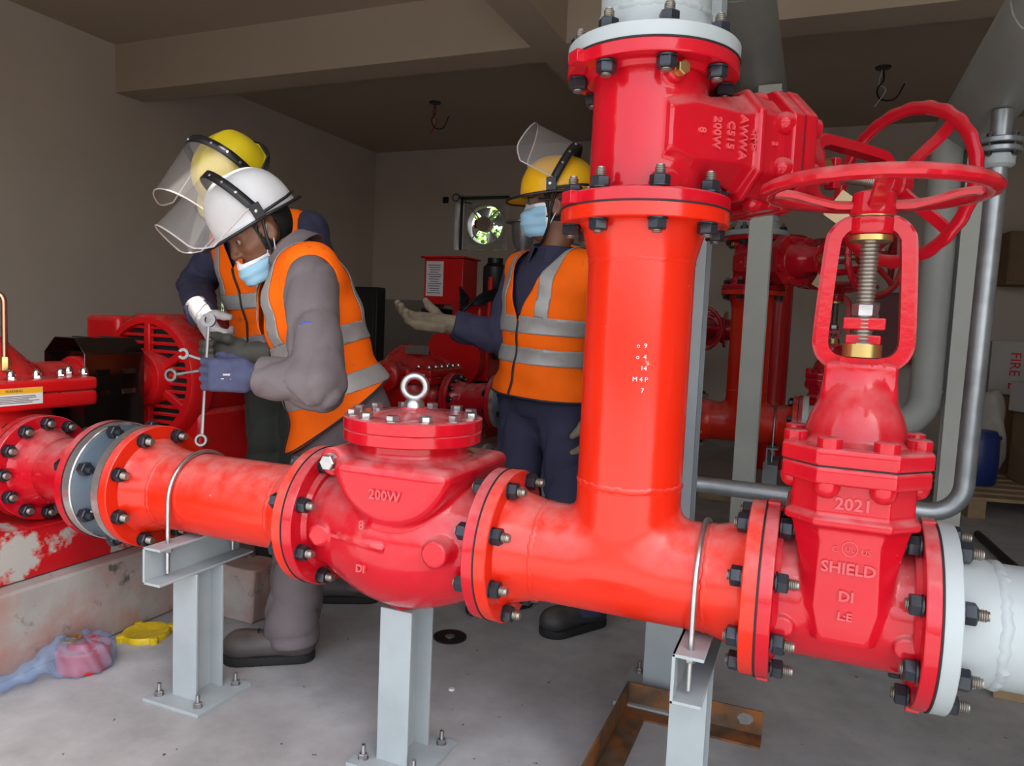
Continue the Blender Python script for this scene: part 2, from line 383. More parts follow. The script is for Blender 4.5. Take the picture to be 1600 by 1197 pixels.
# ceiling slab with an invented gap, added to throw one sunbeam on workers' hands
gp_ = np.array((-1.68, 0.42, 1.06)); gp_ = gp_+SUN*(ZC-gp_[2])/SUN[2]; ga, gb, gc, gd = gp_[0]-0.09, gp_[0]+0.15, gp_[1]-0.16, gp_[1]+0.05
w = MB()
for (x0, x1, y0, y1) in ((XL-0.2, XR+0.2, YF, gc), (XL-0.2, XR+0.2, gd, YB+0.2), (XL-0.2, ga, gc, gd), (gb, XR+0.2, gc, gd)):
    w.box(((x0+x1)/2, (y0+y1)/2, ZC+0.02), (x1-x0, y1-y0, 0.04))
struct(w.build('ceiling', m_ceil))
OX0, OX1, OZ = -1.9, 2.5, 3.12             # the wide doorway in front of which the camera stands
w = MB()
for (x0, x1, z0, z1) in ((XL-0.2, OX0, 0, ZC), (OX1, XR+0.2, 0, ZC), (OX0, OX1, OZ, ZC)):
    w.box(((x0+x1)/2, YF-0.1, (z0+z1)/2), (x1-x0, 0.2, z1-z0))
struct(w.build('wall_front', m_wall))
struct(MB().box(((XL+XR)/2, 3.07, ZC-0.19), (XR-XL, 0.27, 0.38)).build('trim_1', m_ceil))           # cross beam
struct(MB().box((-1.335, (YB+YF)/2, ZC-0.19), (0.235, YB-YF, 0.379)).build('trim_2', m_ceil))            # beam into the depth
struct(MB().box(((XL-1.2)/2-0.4, YB-0.012, 0.66), (2.9, 0.03, 1.32)).build('trim_3', m_dado))
# ------------------------------------------------------------------ flanged pipework, shared pieces
HZ = 0.575                       # pipe centreline above the floor
PR, FR, BC = 0.1095, 0.1715, 0.1490
rnd = random.Random(4)
def hexprof(mb, af, h0, h1, M=None, ch=0.12):
    r = af/2/math.cos(PI/6); n = 6; v = []; f = []
    levels = [(h0, r*(1-ch*0.5)), (h0+(h1-h0)*0.12, r), (h1-(h1-h0)*0.12, r), (h1, r*(1-ch))]
    for h, q in levels:
        v += [(q*math.cos(PI/3*k), q*math.sin(PI/3*k), h) for k in range(n)]
    for l in range(3):
        for k in range(n): f.append((l*n+k, l*n+(k+1) % n, (l+1)*n+(k+1) % n, (l+1)*n+k))
    f += [tuple(range(n))[::-1], tuple(range(3*n, 4*n))]
    return mb.add(v, f, M)
def thread_profile(r, h0, h1, pitch):
    p = [(0, h0), (r*0.8, h0), ]; h = h0+pitch*0.3
    while h < h1-pitch: p += [(r, h), (r, h+pitch*0.25), (r*0.80, h+pitch*0.6)]; h += pitch
    return p+[(r*0.8, h1), (0, h1)]
_bolts = {}
def bolt_meshes(d, grip, ext0, ext1, nut_h):
    key = (d, grip, ext0, ext1)
    if key not in _bolts:
        st = MB().lathe(thread_profile(d/2, -grip/2-nut_h-ext0, grip/2+nut_h+ext1, d*0.16), 10).mesh('stud', m_thread, 60)
        nu = MB().lathe([(0, 0), (d*0.92, 0), (d*0.92, 0.003), (0, 0.003)], 16); hexprof(nu, d*1.6, 0.003, nut_h)
        nm = nu.mesh('nut', m_bolt, 30)
        _bolts[key] = (st, nm)
    return _bolts[key]
def stud(parent, M, grip, d=0.021, ext0=0.006, ext1=0.018, nut_h=0.022):
    st, nm = bolt_meshes(d, grip, ext0, ext1, nut_h)
    o = link('stud_bolt', st, parent); o.matrix_local = M
    for s in (1, -1):
        n = link('nut', nm, o); a = rnd.uniform(0, PI/3)
        n.matrix_local = Matrix.Translation((0, 0, s*grip/2)) @ (Matrix.Rotation(a, 4, 'Z') if s > 0 else Matrix.Rotation(PI, 4, 'X') @ Matrix.Rotation(a, 4, 'Z'))
    return o
def bolt_circle(parent, M, grip, n=8, R=BC, off=PI/8, **k):
    for i in range(n):
        t = off+2*PI*i/n; stud(parent, M @ Matrix.Translation((R*math.cos(t), R*math.sin(t), 0)), grip, **k)
def axf(o, d): return axis_frame(o, d)
def flange_mb(M, t=0.0285, neck=0.0, R=FR, r=PR):
    """flange with its face at h=0 and the neck running to negative h"""
    p = [(r-0.008, 0.0), (R-0.002, 0.0), (R, -0.002), (R, -t+0.002), (R-0.002, -t)]
    if neck: p += [(r+0.025, -t), (r+0.016, -t-0.010), (r+0.002, -neck+0.01), (r, -neck), (r-0.008, -neck)]
    else: p += [(r-0.008, -t)]
    return MB().lathe(p, 72, M, close=True)
def weld_mb(M, R, w=0.012, seed=1, h=0.0032):
    rg = random.Random(seed); n = 96; v = []; f = []; m = 7
    for i in range(n):
        a = 2*PI*i/n; k = 0.75+0.5*rg.random(); dz = (rg.random()-0.5)*w*0.3
        for j in range(m):
            t = j/(m-1); z = (t-0.5)*w*(0.9+0.25*k)+dz; r = R-0.001+h*k*math.sin(PI*t)*(1+0.15*math.sin(i*2.1))
            v.append((r*math.cos(a), r*math.sin(a), z))
    for i in range(n):
        for j in range(m-1): f.append((i*m+j, ((i+1) % n)*m+j, ((i+1) % n)*m+j+1, i*m+j+1))
    return MB().add(v, f, M)
def gasket(parent, M): return MB().ring(PR-0.006, FR+0.0015, -0.0016, 0.0016, 64, M).build('gasket', m_gask, parent)
def pipe_mb(M, h0, h1, r=PR, n=64): return MB().lathe([(r-0.008, h0), (r, h0), (r, h1), (r-0.008, h1)], n, M, close=True)
def clone(o, dy, label, group=None, dx=0.0):
    c = copy_tree(o); c.location = c.location+Vector((dx, dy, 0)); c['label'] = label
    if group: c['group'] = group
    return c

# ------------------------------------------------------------------ gate valve (flow along local x, stem along local z)
def make_gate_valve(M, label, texts, wheel_spin=0.0, tagged=False):
    t = thing('gate_valve', label, 'gate valve', mat=M)
    hw = 0.146
    def octo(P, z0, z1, hx, hy, cut, r):
        q = np.abs(P[:, :2]); d2 = np.maximum(np.maximum(q[:, 0]-hx, q[:, 1]-hy), (q[:, 0]+q[:, 1]-(hx+hy-cut))*0.7071)
        dz = np.abs(P[:, 2]-(z0+z1)/2)-(z1-z0)/2
        return np.minimum(np.maximum(d2+r, dz+r), 0)+np.hypot(np.maximum(d2+r, 0), np.maximum(dz+r, 0))-r
    def body(P):
        run = s_cyl(P, (-hw+0.02, 0, 0), (hw-0.02, 0, 0), 0.116)
        # tapering gate housing, wider towards the bonnet
        z = P[:, 2]; k = np.clip((z+0.11)/0.29, 0, 1)
        wx = 0.032+0.070*k; wy = 0.128+0.0*k
        dx = np.abs(P[:, 0])-wx; dy = np.abs(P[:, 1])-wy; dc = (np.abs(P[:, 0])+np.abs(P[:, 1])-(wx+wy-(0.012+0.033*np.clip((z-0.02)/0.12, 0, 1))))*0.7071
        d2 = np.maximum(np.maximum(dx, dy), dc); dz = np.maximum((-0.045-z-0.35*(np.abs(P[:, 1])-0.128))*0.94, z-0.27)
        house = np.maximum(d2, dz); house = smax(house, np.hypot(P[:, 1], np.minimum(z, 0))-0.131, 0.006)
        d = smin(run, house, 0.010)
        ridge = octo(P, 0.168, 0.186, 0.112, 0.138, 0.05, 0.006)
        d = smin(d, ridge, 0.008)
        # side webs with the round cut-outs for the studs
        web = np.maximum(np.maximum(np.abs(P[:, 1])-0.010, np.abs(P[:, 0])-0.132), np.maximum(z-0.165, 0.02-z))
        holes = np.minimum(s_cyl(P, (-0.118, -0.2, 0.135), (-0.118, 0.2, 0.135), 0.022), s_cyl(P, (0.118, -0.2, 0.135), (0.118, 0.2, 0.135), 0.022))
        d = smin(d, np.maximum(web, -holes), 0.012)
        for sx in (-1, 1):
            d = smin(d, s_cyl(P, (sx*0.102, -0.10, -0.030), (sx*0.102, -0.127, -0.030), 0.021, r=0.004), 0.006)
        return d
    sdf_obj('body', body, (-0.16, -0.16, -0.14), (0.16, 0.16, 0.29), 0.0048, m_cast, t, 50)
    for s in (-1, 1):
        Mx = axf((s*hw, 0, 0), (s, 0, 0))
        fl = flange_mb(Mx, 0.026, 0.045, r=0.112)
        fl.box((s*(hw-0.013), 0, -FR-0.004), (0.024, 0.034, 0.022)); fl.box((s*(hw-0.013), 0, FR+0.000), (0.024, 0.034, 0.010))
        fl.build('flange', m_cast, t, 0.0015)
    # bonnet : two plates, lugs, dome and neck
    def lower(P): return octo(P, 0.246, 0.277, 0.122, 0.150, 0.060, 0.005)
    def upper(P):
        d = octo(P, 0.279, 0.310, 0.124, 0.152, 0.060, 0.005)
        dome = np.maximum(s_ell(P, (0, 0, 0.305), (0.090, 0.098, 0.118)), 0.300-P[:, 2])
        d = smin(d, dome, 0.016)
        d = smin(d, s_cyl(P, (0, 0, 0.38), (0, 0, 0.455), 0.047), 0.035)
        for sx in (-1, 1):
            d = smin(d, s_box(P, (sx*0.046, 0, 0.425), (0.016, 0.030, 0.03), 0.006), 0.02)
        return d
    sdf_obj('bonnet_seat', lower, (-0.14, -0.17, 0.235), (0.14, 0.17, 0.29), 0.0045, m_cast, t, 45)
    bo = sdf_obj('bonnet', upper, (-0.14, -0.17, 0.27), (0.14, 0.17, 0.47), 0.0045, m_cast, t, 50)
    MB().prism([(x*0.119, y*0.147) for x, y in ((-1, -.6), (-.52, -1), (.52, -1), (1, -.6), (1, .6), (.52, 1), (-.52, 1), (-1, .6))], 0.2765, 0.2795).build('bonnet_gasket', m_gask, t)
    lug = MB().lathe([(0, 0), (0.021, 0), (0.021, 0.018), (0.017, 0.020), (0.013, 0.0205), (0, 0.019)], 20).mesh('lug', m_cast)
    nub = MB().lathe([(0.0225, 0), (0.0225, -0.012), (0.019, -0.021), (0.011, -0.028), (0, -0.030)], 20).mesh('bolt_boss', m_cast)
    for (x, y) in ((-0.045, -0.128), (0.045, -0.128), (-0.103, -0.05), (0.103, -0.05), (-0.103, 0.05), (0.103, 0.05), (-0.045, 0.128), (0.045, 0.128)):
        o = link('lug', lug, bo, (x, y, 0.308)); b_ = link('bolt_boss', nub, bo, (x, y, 0.249))
    # yoke frame
    yb, yt = 0.452, 0.722
    path = [(-0.030, 0, yb+0.004), (-0.052, 0, yb+0.010), (-0.068, 0, yb+0.030), (-0.070, 0, yb+0.07), (-0.062, 0, yt-0.055), (-0.056, 0, yt-0.028), (-0.040, 0, yt-0.012), (-0.02, 0, yt-0.008)]
    P = smooth_path(path, 5); prof = [(-0.011, -0.019), (0.011, -0.019), (0.011, -0.008), (0.017, -0.006), (0.017, 0.006), (0.011, 0.008), (0.011, 0.019), (-0.011, 0.019)]
    def sweep(sgn):
        v = []; f = []; n = len(prof); K = len(P)
        for i in range(K):
            tn = P[min(K-1, i+1)]-P[max(0, i-1)]; tn /= np.linalg.norm(tn); nn = np.array((-tn[2], 0, tn[0]))
            for a, b in prof:
                q = P[i]+nn*a+np.array((0, b, 0)); v.append((q[0]*sgn, q[1], q[2]))
        for i in range(K-1):
            for k in range(n): f.append((i*n+k, i*n+(k+1) % n, (i+1)*n+(k+1) % n, (i+1)*n+k))
        f += [tuple(range(n)), tuple(range((K-1)*n, K*n))]
        return v, f
    yk = MB(); yk.add(*sweep(1)); yk.add(*sweep(-1))
    yk.box((0, 0, yb+0.001), (0.075, 0.062, 0.026)); yk.lathe([(0.018, yt-0.028), (0.036, yt-0.028), (0.040, yt-0.022), (0.040, yt), (0.034, yt+0.004), (0.018, yt+0.004)], 32, close=True)
    yk.build('yoke', m_cast, t, 0.002)
    MB().lathe(thread_profile(0.0165, 0.47, 0.76, 0.0072), 24).build('stem', m_thread, t, angle=70)
    g = MB(); g.box((0, 0, 0.530), (0.072, 0.030, 0.022)); g.box((0, 0, 0.500), (0.060, 0.026, 0.018)); g.build('gland', m_cast, t, 0.003)
    MB().lathe([(0.018, 0.468), (0.034, 0.468), (0.034, 0.492), (0.018, 0.492)], 24, close=True).build('packing_ring', m_brass, t)
    for z in (0.474, 0.545):
        n_ = MB(); hexprof(n_, 0.040, z, z+0.022); n_.build('gland_nut', m_steel, t, angle=25)
    MB().ring(0.016, 0.037, yt-0.040, yt-0.030, 28).build('yoke_nut', m_brass, t); MB().ring(0.016, 0.036, yt+0.004, yt+0.010, 28).build('stem_bush', m_brass, t)
    # hand wheel with knurled rim and four dished spokes
    zw = 0.772; hwz = MB(); n = 96; v = []; f = []; m = 10
    for i in range(n):
        a = 2*PI*i/n; kn = 0.0026 if (i % 4 < 2) else 0.0
        for j in range(m):
            b = 2*PI*j/m; ca, sa = math.cos(b), math.sin(b)
            rr = 0.186+(0.0160+(kn if ca > -0.2 else 0))*ca; v.append((rr*math.cos(a), rr*math.sin(a), zw+0.015*sa*(1 if sa > 0 else 0.75)))
    for i in range(n):
        for j in range(m): f.append((i*m+j, ((i+1) % n)*m+j, ((i+1) % n)*m+(j+1) % m, i*m+(j+1) % m))
    w = thing('x', 'x', 'x') if False else None
    wh = MB().add(v, f).build('hand_wheel', m_cast, t)
    for k in range(4):
        a = wheel_spin+PI/2*k; ca, sa = math.cos(a), math.sin(a)
        pts = smooth_path([(r*ca, r*sa, z) for r, z in ((0.020, zw-0.026), (0.06, zw-0.026), (0.10, zw-0.016), (0.14, zw-0.004), (0.180, zw))], 4)
        v = []; f = []; K = len(pts); pr = [(-0.012, -0.006), (0.012, -0.006), (0.015, 0.002), (0.008, 0.008), (-0.008, 0.008), (-0.015, 0.002)]
        for p in pts:
            for s_, h_ in pr: v.append((p[0]-sa*s_, p[1]+ca*s_, p[2]+h_))
        for i in range(K-1):
            for j in range(6): f.append((i*6+j, i*6+(j+1) % 6, (i+1)*6+(j+1) % 6, (i+1)*6+j))
        f += [tuple(range(6)), tuple(range((K-1)*6, K*6))]
        MB().add(v, f).build('spoke', m_cast, wh)
    hb = MB().lathe([(0.014, zw-0.046), (0.034, zw-0.046), (0.040, zw-0.040), (0.036, zw-0.004), (0.030, zw), (0.014, zw)], 28, close=True); hb.build('hub', m_cast, wh)
    for (s, size, z, y, sp) in texts:
        if s == 'UL':
            MB().torus(0.0125, 0.0014, 28, 6, frame((0, y, z), (1, 0, 0), (0, 0, 1), (0, -1, 0))).build('approval_ring', m_letter, t)
            Mt = lambda x, zz: frame((x, y, zz), (1, 0, 0), (0, 0, 1), (0, -1, 0))
            text_obj('lettering', 'UL', 0.013, 0.0022, Mt(0, z), m_letter, t)
            text_obj('lettering', 'C', 0.014, 0.0022, Mt(-0.024, z-0.003), m_letter, t); text_obj('lettering', 'US', 0.014, 0.0022, Mt(0.026, z-0.003), m_letter, t)
        else:
            text_obj('lettering', s, size, 0.0030, frame((0, y-0.0008, z), (1, 0, 0), (0, 0, 1), (0, -1, 0)), m_letter, t, sp, bold=0.0006)
    return t
XG = 0.2805+0.146
gv1 = make_gate_valve(frame((XG, 0, HZ), (1, 0, 0), (0, 1, 0), (0, 0, 1)), 'red gate valve standing upright beside the pale grey pipe, marked 2021', [('2021', 0.030, 0.212, -0.128, 1.0), ('UL', 0, 0.134, -0.129, 1), ('SHIELD', 0.028, 0.098, -0.129, 1.0), ('DI', 0.026, 0.048, -0.129, 1.0), ('L:E', 0.020, 0.012, -0.129, 1.0)], 0.05)
ZV = HZ+0.740
A45 = R_(42); sx_, sy_ = math.sin(A45), math.cos(A45)
gv2 = make_gate_valve(frame((0, 0, ZV+0.146), (0, 0, -1), (-sy_, sx_, 0), (sx_, sy_, 0)), 'red gate valve lying on its side on top of the tall red riser', [('<FM>', 0.020, 0.160, -0.129, 0.9), ('AWWA', 0.024, 0.132, -0.129, 1.1), ('C515', 0.023, 0.100, -0.129, 1.1), ('200W', 0.024, 0.066, -0.129, 1.0), ('8', 0.022, 0.030, -0.129, 1.0), ('2', 0.018, 0.216, -0.128, 1)], 0.75)
# brass plug in the upper boss of the sideways valve
q = MB(); Mp = axis_frame((-0.102, -0.126, -0.030), (0, -1, 0)); q.lathe([(0, 0), (0.014, 0), (0.014, 0.004), (0, 0.004)], 20, Mp); hexprof(q, 0.024, 0.004, 0.020, Mp); q.build('brass_plug', m_brass, gv2, angle=25)

# ------------------------------------------------------------------ tee with the tall riser
tee = thing('pipe_tee', 'orange-red pipe tee whose tall riser stands in front of the pointing man', 'pipe', (0, 0, HZ))
def teef(P):
    d = smin(s_cyl(P, (-0.178, 0, 0), (0.178, 0, 0), PR), s_cyl(P, (0, 0, 0), (0, 0, 0.178), PR), 0.035)
    return d
sdf_obj('tee_body', teef, (-0.19, -0.13, -0.13), (0.19, 0.13, 0.19), 0.006, m_pipe, tee, 50)
for s in (-1, 1):
    flange_mb(axf((s*0.2805, 0, 0), (s, 0, 0)), 0.0285, 0.102).build('flange', m_pipe, tee)
    weld_mb(axf((s*0.179, 0, 0), (1, 0, 0)), PR, 0.014, 3+s).build('weld_bead', m_pipe, tee)
pipe_mb(Matrix(), 0.178, 0.640).build('riser', m_pipe, tee)
weld_mb(Matrix.Translation((0, 0, 0.180)), PR, 0.014, 9).build('weld_bead', m_pipe, tee)
weld_mb(Matrix.Translation((0, 0, 0.639)), PR, 0.012, 10, 0.0022).build('weld_bead', m_pipe, tee)
flange_mb(Matrix.Translation((0, 0, 0.740)), 0.0285, 0.102).build('flange', m_pipe, tee)
for X in (-0.2805, 0.2805):
    Mx = axf((X, 0, 0), (1, 0, 0)); gasket(tee, Mx); bolt_circle(tee, Mx, 0.057)
Mz = Matrix.Translation((0, 0, 0.740)); gasket(tee, Mz); bolt_circle(tee, Mz, 0.057)
# numbers stencilled down the riser
for i, ch in enumerate(['o  9', 'o  4', '   14', 'M 4 P', '   7']):
    a = R_(-72); c, s = math.cos(a), math.sin(a)
    text_obj('stencil_mark', ch, 0.013, 0.0001, frame((0.110*c, 0.110*s, 0.47-0.022*i), (-s, c, 0), (0, 0, 1), (c, s, 0)), m_white, tee)

# grey pipe closing the line on the right, and the grey outlet above the upper valve
gp = thing('grey_outlet_pipe', 'pale grey flanged pipe running out of the picture from the upright gate valve', 'pipe', (0.5725, 0, HZ))
flange_mb(axf((0, 0, 0), (-1, 0, 0)), 0.030, 0.100).build('flange', m_gpipe, gp)
pipe_mb(AXX, 0.100, 1.6).build('pipe', m_gpipe, gp)
weld_mb(axf((0.100, 0, 0), (1, 0, 0)), PR, 0.020, 21, 0.005).build('weld_bead', m_gpipe, gp)
gasket(gp, AXX); bolt_circle(gp, AXX, 0.056)
go = thing('grey_overhead_pipe', 'pale grey pipe rising from the sideways gate valve to the ceiling', 'pipe', (0, 0, ZV+0.292))
flange_mb(axf((0, 0, 0), (0, 0, -1)), 0.030, 0.085).build('flange', m_gpipe, go)
pipe_mb(Matrix(), 0.085, 0.62).build('pipe', m_gpipe, go); weld_mb(Matrix.Translation((0, 0, 0.088)), PR, 0.018, 22, 0.005).build('weld_bead', m_gpipe, go)
gasket(go, Matrix()); bolt_circle(go, Matrix(), 0.056)
for dz_, y_ in ((0.03, 0),):
    MB().lathe([(0, 0), (0.012, 0), (0.010, 0.006), (0, 0.007)], 16, axis_frame((0.02, -0.108, 0.19), (0.18, -1, 0))).build('plug', m_gpipe, go)

# ------------------------------------------------------------------ swing check valve
XC = -0.2805-0.2475
cv = thing('check_valve', 'bulbous red check valve with steel lifting eye on its round cover', 'check valve', (XC, 0, HZ))
def chk(P):
    run = s_cyl(P, (-0.235, 0, 0), (0.235, 0, 0), 0.112)
    bel = s_ell(P, (0.01, 0, -0.010), (0.235, 0.174, 0.174))
    d = smin(run, bel, 0.06)
    nk = s_cyl(P, (0.0, 0, 0.0), (0.0, 0, 0.235), 0.130)
    d = smin(d, nk, 0.03)
    el = (np.hypot((P[:, 0]-0.035)/0.150, (P[:, 2]-0.195)/0.150)-1)*0.15
    ch = smax(smax(el, np.abs(P[:, 1])-0.174, 0.03), P[:, 2]-0.185, 0.03)
    d = smin(d, ch, 0.014)
    d = smin(d, s_cyl(P, (0, 0, -0.185), (0, 0, -0.1), 0.045), 0.02)
    for (x, y0, y1, z, r) in ((0.155, -0.06, -0.172, 0.005, 0.030), (-0.160, -0.06, -0.150, -0.005, 0.026)):
        d = smin(d, s_cyl(P, (x, y0, z), (x, y1, z), r, r=0.005), 0.012)
    d = smin(d, s_cyl(P, (-0.125, -0.05, 0.172), (-0.125, -0.148, 0.172), 0.033, r=0.004), 0.015)
    ar = s_cone(P, (-0.115, -0.158, 0.005), (0.03, -0.176, 0.000), 0.004, 0.006)
    return smin(d, ar, 0.004)
sdf_obj('body', chk, (-0.25, -0.2, -0.2), (0.25, 0.2, 0.25), 0.0058, m_cast, cv, 50)
for s in (-1, 1):
    flange_mb(axf((s*0.2475, 0, 0), (s, 0, 0)), 0.028, 0.05).build('flange', m_cast, cv)
Mx = axf((-0.2475, 0, 0), (1, 0, 0)); gasket(cv, Mx); bolt_circle(cv, Mx, 0.057)
RC = 0.163
MB().lathe([(0.12, 0.218), (RC-0.003, 0.218), (RC, 0.221), (RC, 0.243), (RC-0.002, 0.245), (0.12, 0.245)], 72, close=True).build('cover_seat', m_cast, cv)
co = MB().lathe([(0, 0.2455), (RC-0.001, 0.2455), (RC+0.001, 0.248), (RC+0.001, 0.272), (RC-0.003, 0.275), (0.105, 0.275), (0.098, 0.276), (0.060, 0.286), (0.032, 0.290), (0.030, 0.294), (0, 0.294)], 72).build('cover', m_cast, cv)
hb = MB(); hb.lathe([(0, 0), (0.016, 0), (0.016, 0.002), (0, 0.002)], 16); hexprof(hb, 0.026, 0.002, 0.015); hm = hb.mesh('cover_bolt', m_steel, 28)
for i in range(12):
    a = 2*PI*(i+0.35)/12; o = link('cover_bolt', hm, co, (0.140*math.cos(a), 0.140*math.sin(a), 0.275)); o.rotation_euler = (0, 0, a*3)
ey = MB(); ey.lathe([(0, 0.292), (0.024, 0.292), (0.024, 0.304), (0.018, 0.312), (0, 0.313)], 24); ey.torus(0.0265, 0.0085, 40, 14, frame((0, 0, 0.342), (0.92, 0.39, 0), (0, 0, 1), (0.39, -0.92, 0)))
ey.build('lifting_eye', m_steel, cv)
pl = MB(); pl.lathe([(0, 0), (0.020, 0), (0.020, 0.003), (0, 0.003)], 20, axf((-0.125, -0.148, 0.172), (0, -1, 0))); hexprof(pl, 0.033, 0.003, 0.022, axf((-0.125, -0.148, 0.172), (0, -1, 0))); pl.build('hinge_plug', m_steel, cv, angle=25)
for (s, size, x, z, y, sp) in (('200W', 0.030, 0.035, 0.118, -0.1765, 1.05), ('8', 0.028, -0.022, 0.045, -0.1755, 1), ('DI', 0.024, -0.025, -0.055, -0.1705, 1)):
    text_obj('lettering', s, size, 0.003, frame((x, y, z), (1, 0, 0), (0, 0, 1), (0, -1, 0)), m_letter, cv, sp, bold=0.0006)

# ------------------------------------------------------------------ straight spool left of the check valve
X5 = -1.3755
XS = (X5-0.2805-0.495)/2; LS = abs(X5+0.2805+0.495)/2
sp1 = thing('pipe_spool', 'straight orange-red flanged pipe held by the leftmost steel clamp', 'pipe', (XS, 0, HZ))
for s in (-1, 1):
    flange_mb(axf((s*LS, 0, 0), (s, 0, 0)), 0.0285, 0.102).build('flange', m_pipe, sp1)
    weld_mb(axf((s*(LS-0.102), 0, 0), (1, 0, 0)), PR, 0.012, 31+s).build('weld_bead', m_pipe, sp1)
pipe_mb(AXX, -LS+0.1, LS-0.1).build('pipe', m_pipe, sp1)
# ------------------------------------------------------------------ wafer butterfly valve between two bright rings
m_blue = mat('blue_grey_enamel', (0.085, 0.115, 0.145), 0.33, noise=(10, 0.12))
XB0 = -1.515; WB = X5-XB0
bf = thing('butterfly_valve', 'blue-grey wafer valve clamped between two bright steel rings', 'valve', (XB0+WB/2, 0, HZ))
MB().lathe([(0.09, -WB/2+0.03), (FR-0.010, -WB/2+0.03), (FR-0.018, -0.012), (FR-0.018, 0.012), (FR-0.010, WB/2-0.03), (0.09, WB/2-0.03)], 72, AXX, close=True).build('body', m_blue, bf)
for s in (-1, 1):
    MB().ring(0.09, FR-0.002, s*WB/2-(0.030 if s > 0 else 0), s*WB/2+(0.030 if s < 0 else 0), 72, AXX, 0.002).build('steel_ring', m_ring, bf)
    MB().ring(PR-0.006, FR, s*(WB/2+0.0012)-0.0012, s*(WB/2+0.0012)+0.0012, 64, AXX).build('gasket', m_gask, bf)
bolt_circle(bf, AXX, WB+0.0595)
for i in range(8):
    t_ = PI/8+PI/4*i+PI/8*0; n_ = MB(); hexprof(n_, 0.034, -0.012, 0.012); n_.lathe(thread_profile(0.0105, -0.014, 0.030, 0.0034), 10)
    o = n_.build('lug_bolt', m_bolt, bf, angle=28); o.matrix_local = AXX @ Matrix.Translation(((FR-0.006)*math.cos(t_), (FR-0.006)*math.sin(t_), 0.0))
# short neck between pump and butterfly valve
XP = -1.840
sp2 = thing('pump_outlet_neck', 'short red flanged neck joining the left pump to the butterfly valve', 'pipe', ((XP+XB0)/2, 0, HZ)); L2 = (XB0-XP)/2
flange_mb(axf((L2, 0, 0), (1, 0, 0)), 0.0285, 0.10).build('flange', m_cast, sp2)
flange_mb(axf((-L2, 0, 0), (-1, 0, 0)), 0.026, 0.10, R=0.160, r=0.098).build('flange', m_cast, sp2)
MB().lathe([(0.09, -L2+0.1), (0.098, -L2+0.1), (PR, L2-0.1), (0.1, L2-0.1)], 64, AXX, close=True).build('taper', m_cast, sp2)
Mx = axf((-L2, 0, 0), (1, 0, 0)); MB().ring(0.09, 0.1605, -0.0015, 0.0015, 64, Mx).build('gasket', m_gask, sp2); bolt_circle(sp2, Mx, 0.053, 12, 0.137, 0.0, ext1=0.012)

# ------------------------------------------------------------------ pipe supports and clamps
def channel_mb(L, w, h, t, M):                    # opening towards local +x, length along local y
    m = MB(); m.box((t/2, 0, 0), (t, L, h), M); m.box((w/2, 0, h/2-t/2), (w, L, t), M); m.box((w/2, 0, -h/2+t/2), (w, L, t), M); return m
def ibeam_mb(w, d, t, z0, z1):                    # web along y, flanges on the y faces
    m = MB(); m.box((0, -d/2+t/2, (z0+z1)/2), (w, t, z1-z0)); m.box((0, d/2-t/2, (z0+z1)/2), (w, t, z1-z0)); m.box((0, 0, (z0+z1)/2), (t, d-2*t, z1-z0)); return m
def anchor(parent, x, y, z):
    b = MB(); b.lathe([(0, 0), (0.013, 0), (0.013, 0.0025), (0, 0.0025)], 14); hexprof(b, 0.019, 0.0025, 0.014); b.lathe(thread_profile(0.006, 0.014, 0.036, 0.003), 10)
    o = b.build('anchor_bolt', m_steel, parent, angle=28); o.location = (x, y, z); return o
def plate(parent, w, d, t, off=0.03):
    MB().box((0, 0, t/2), (w, d, t)).build('base_plate', m_gsup, parent, 0.001)
    for a in (-1, 1):
        for b in (-1, 1): anchor(parent, a*(w/2-off), b*(d/2-off), t)
def support(x, y, label, channel=True, w=0.09, d=0.10, ztop=HZ-PR, rot=0.0):
    s = thing('pipe_support', label, 'pipe support', (x, y, 0), rotz=rot)
    plate(s, 0.20, 0.20, 0.010)
    h = 0.10 if channel else 0.0
    ibeam_mb(w, d, 0.007, 0.010, ztop-h).build('post', m_gsup, s, 0.001)
    if channel: channel_mb(0.34, 0.060, h-0.001, 0.007, Matrix.Translation((-0.02, 0, ztop-h/2+0.0005))).build('channel', m_gsup, s, 0.0015)
    return s
support(-1.195, 0.0, 'grey steel support with channel head under the straight left pipe', w=0.085, d=0.10)
support(XC, 0.0, 'plain grey steel post under the bulbous check valve', channel=False, w=0.085, d=0.11, ztop=HZ-0.186)
support(0.155, 0.02, 'grey steel support with channel head under the right arm of the tee', w=0.075, d=0.10)
def ubolt(x, y, label, z=HZ, R=PR+0.007):
    u = thing('u_bolt', label, 'pipe clamp', (x, y, z))
    p = [(0, -R, -0.19)]+[(0, -R, -0.19+0.19*k/6) for k in range(1, 7)]+[tuple(q) for q in arc((0, 0, 0), R, PI, 0, 20, (0, 1, 0), (0, 0, 1))][1:-1]+[(0, R, -0.19*k/6) for k in range(0, 7)]
    MB().tube(p, 0.0058, 12).build('rod', m_steel, u)
    for s in (-1, 1):
        n_ = MB(); hexprof(n_, 0.020, -PR-0.0235, -PR-0.0085, Matrix.Translation((0, s*R, 0))); n_.build('nut', m_steel, u, angle=28)
    return u
ubolt(-1.185, 0, 'steel U-bolt over the straight left pipe')
ubolt(0.165, 0.02-0.02, 'steel U-bolt over the right arm of the tee')
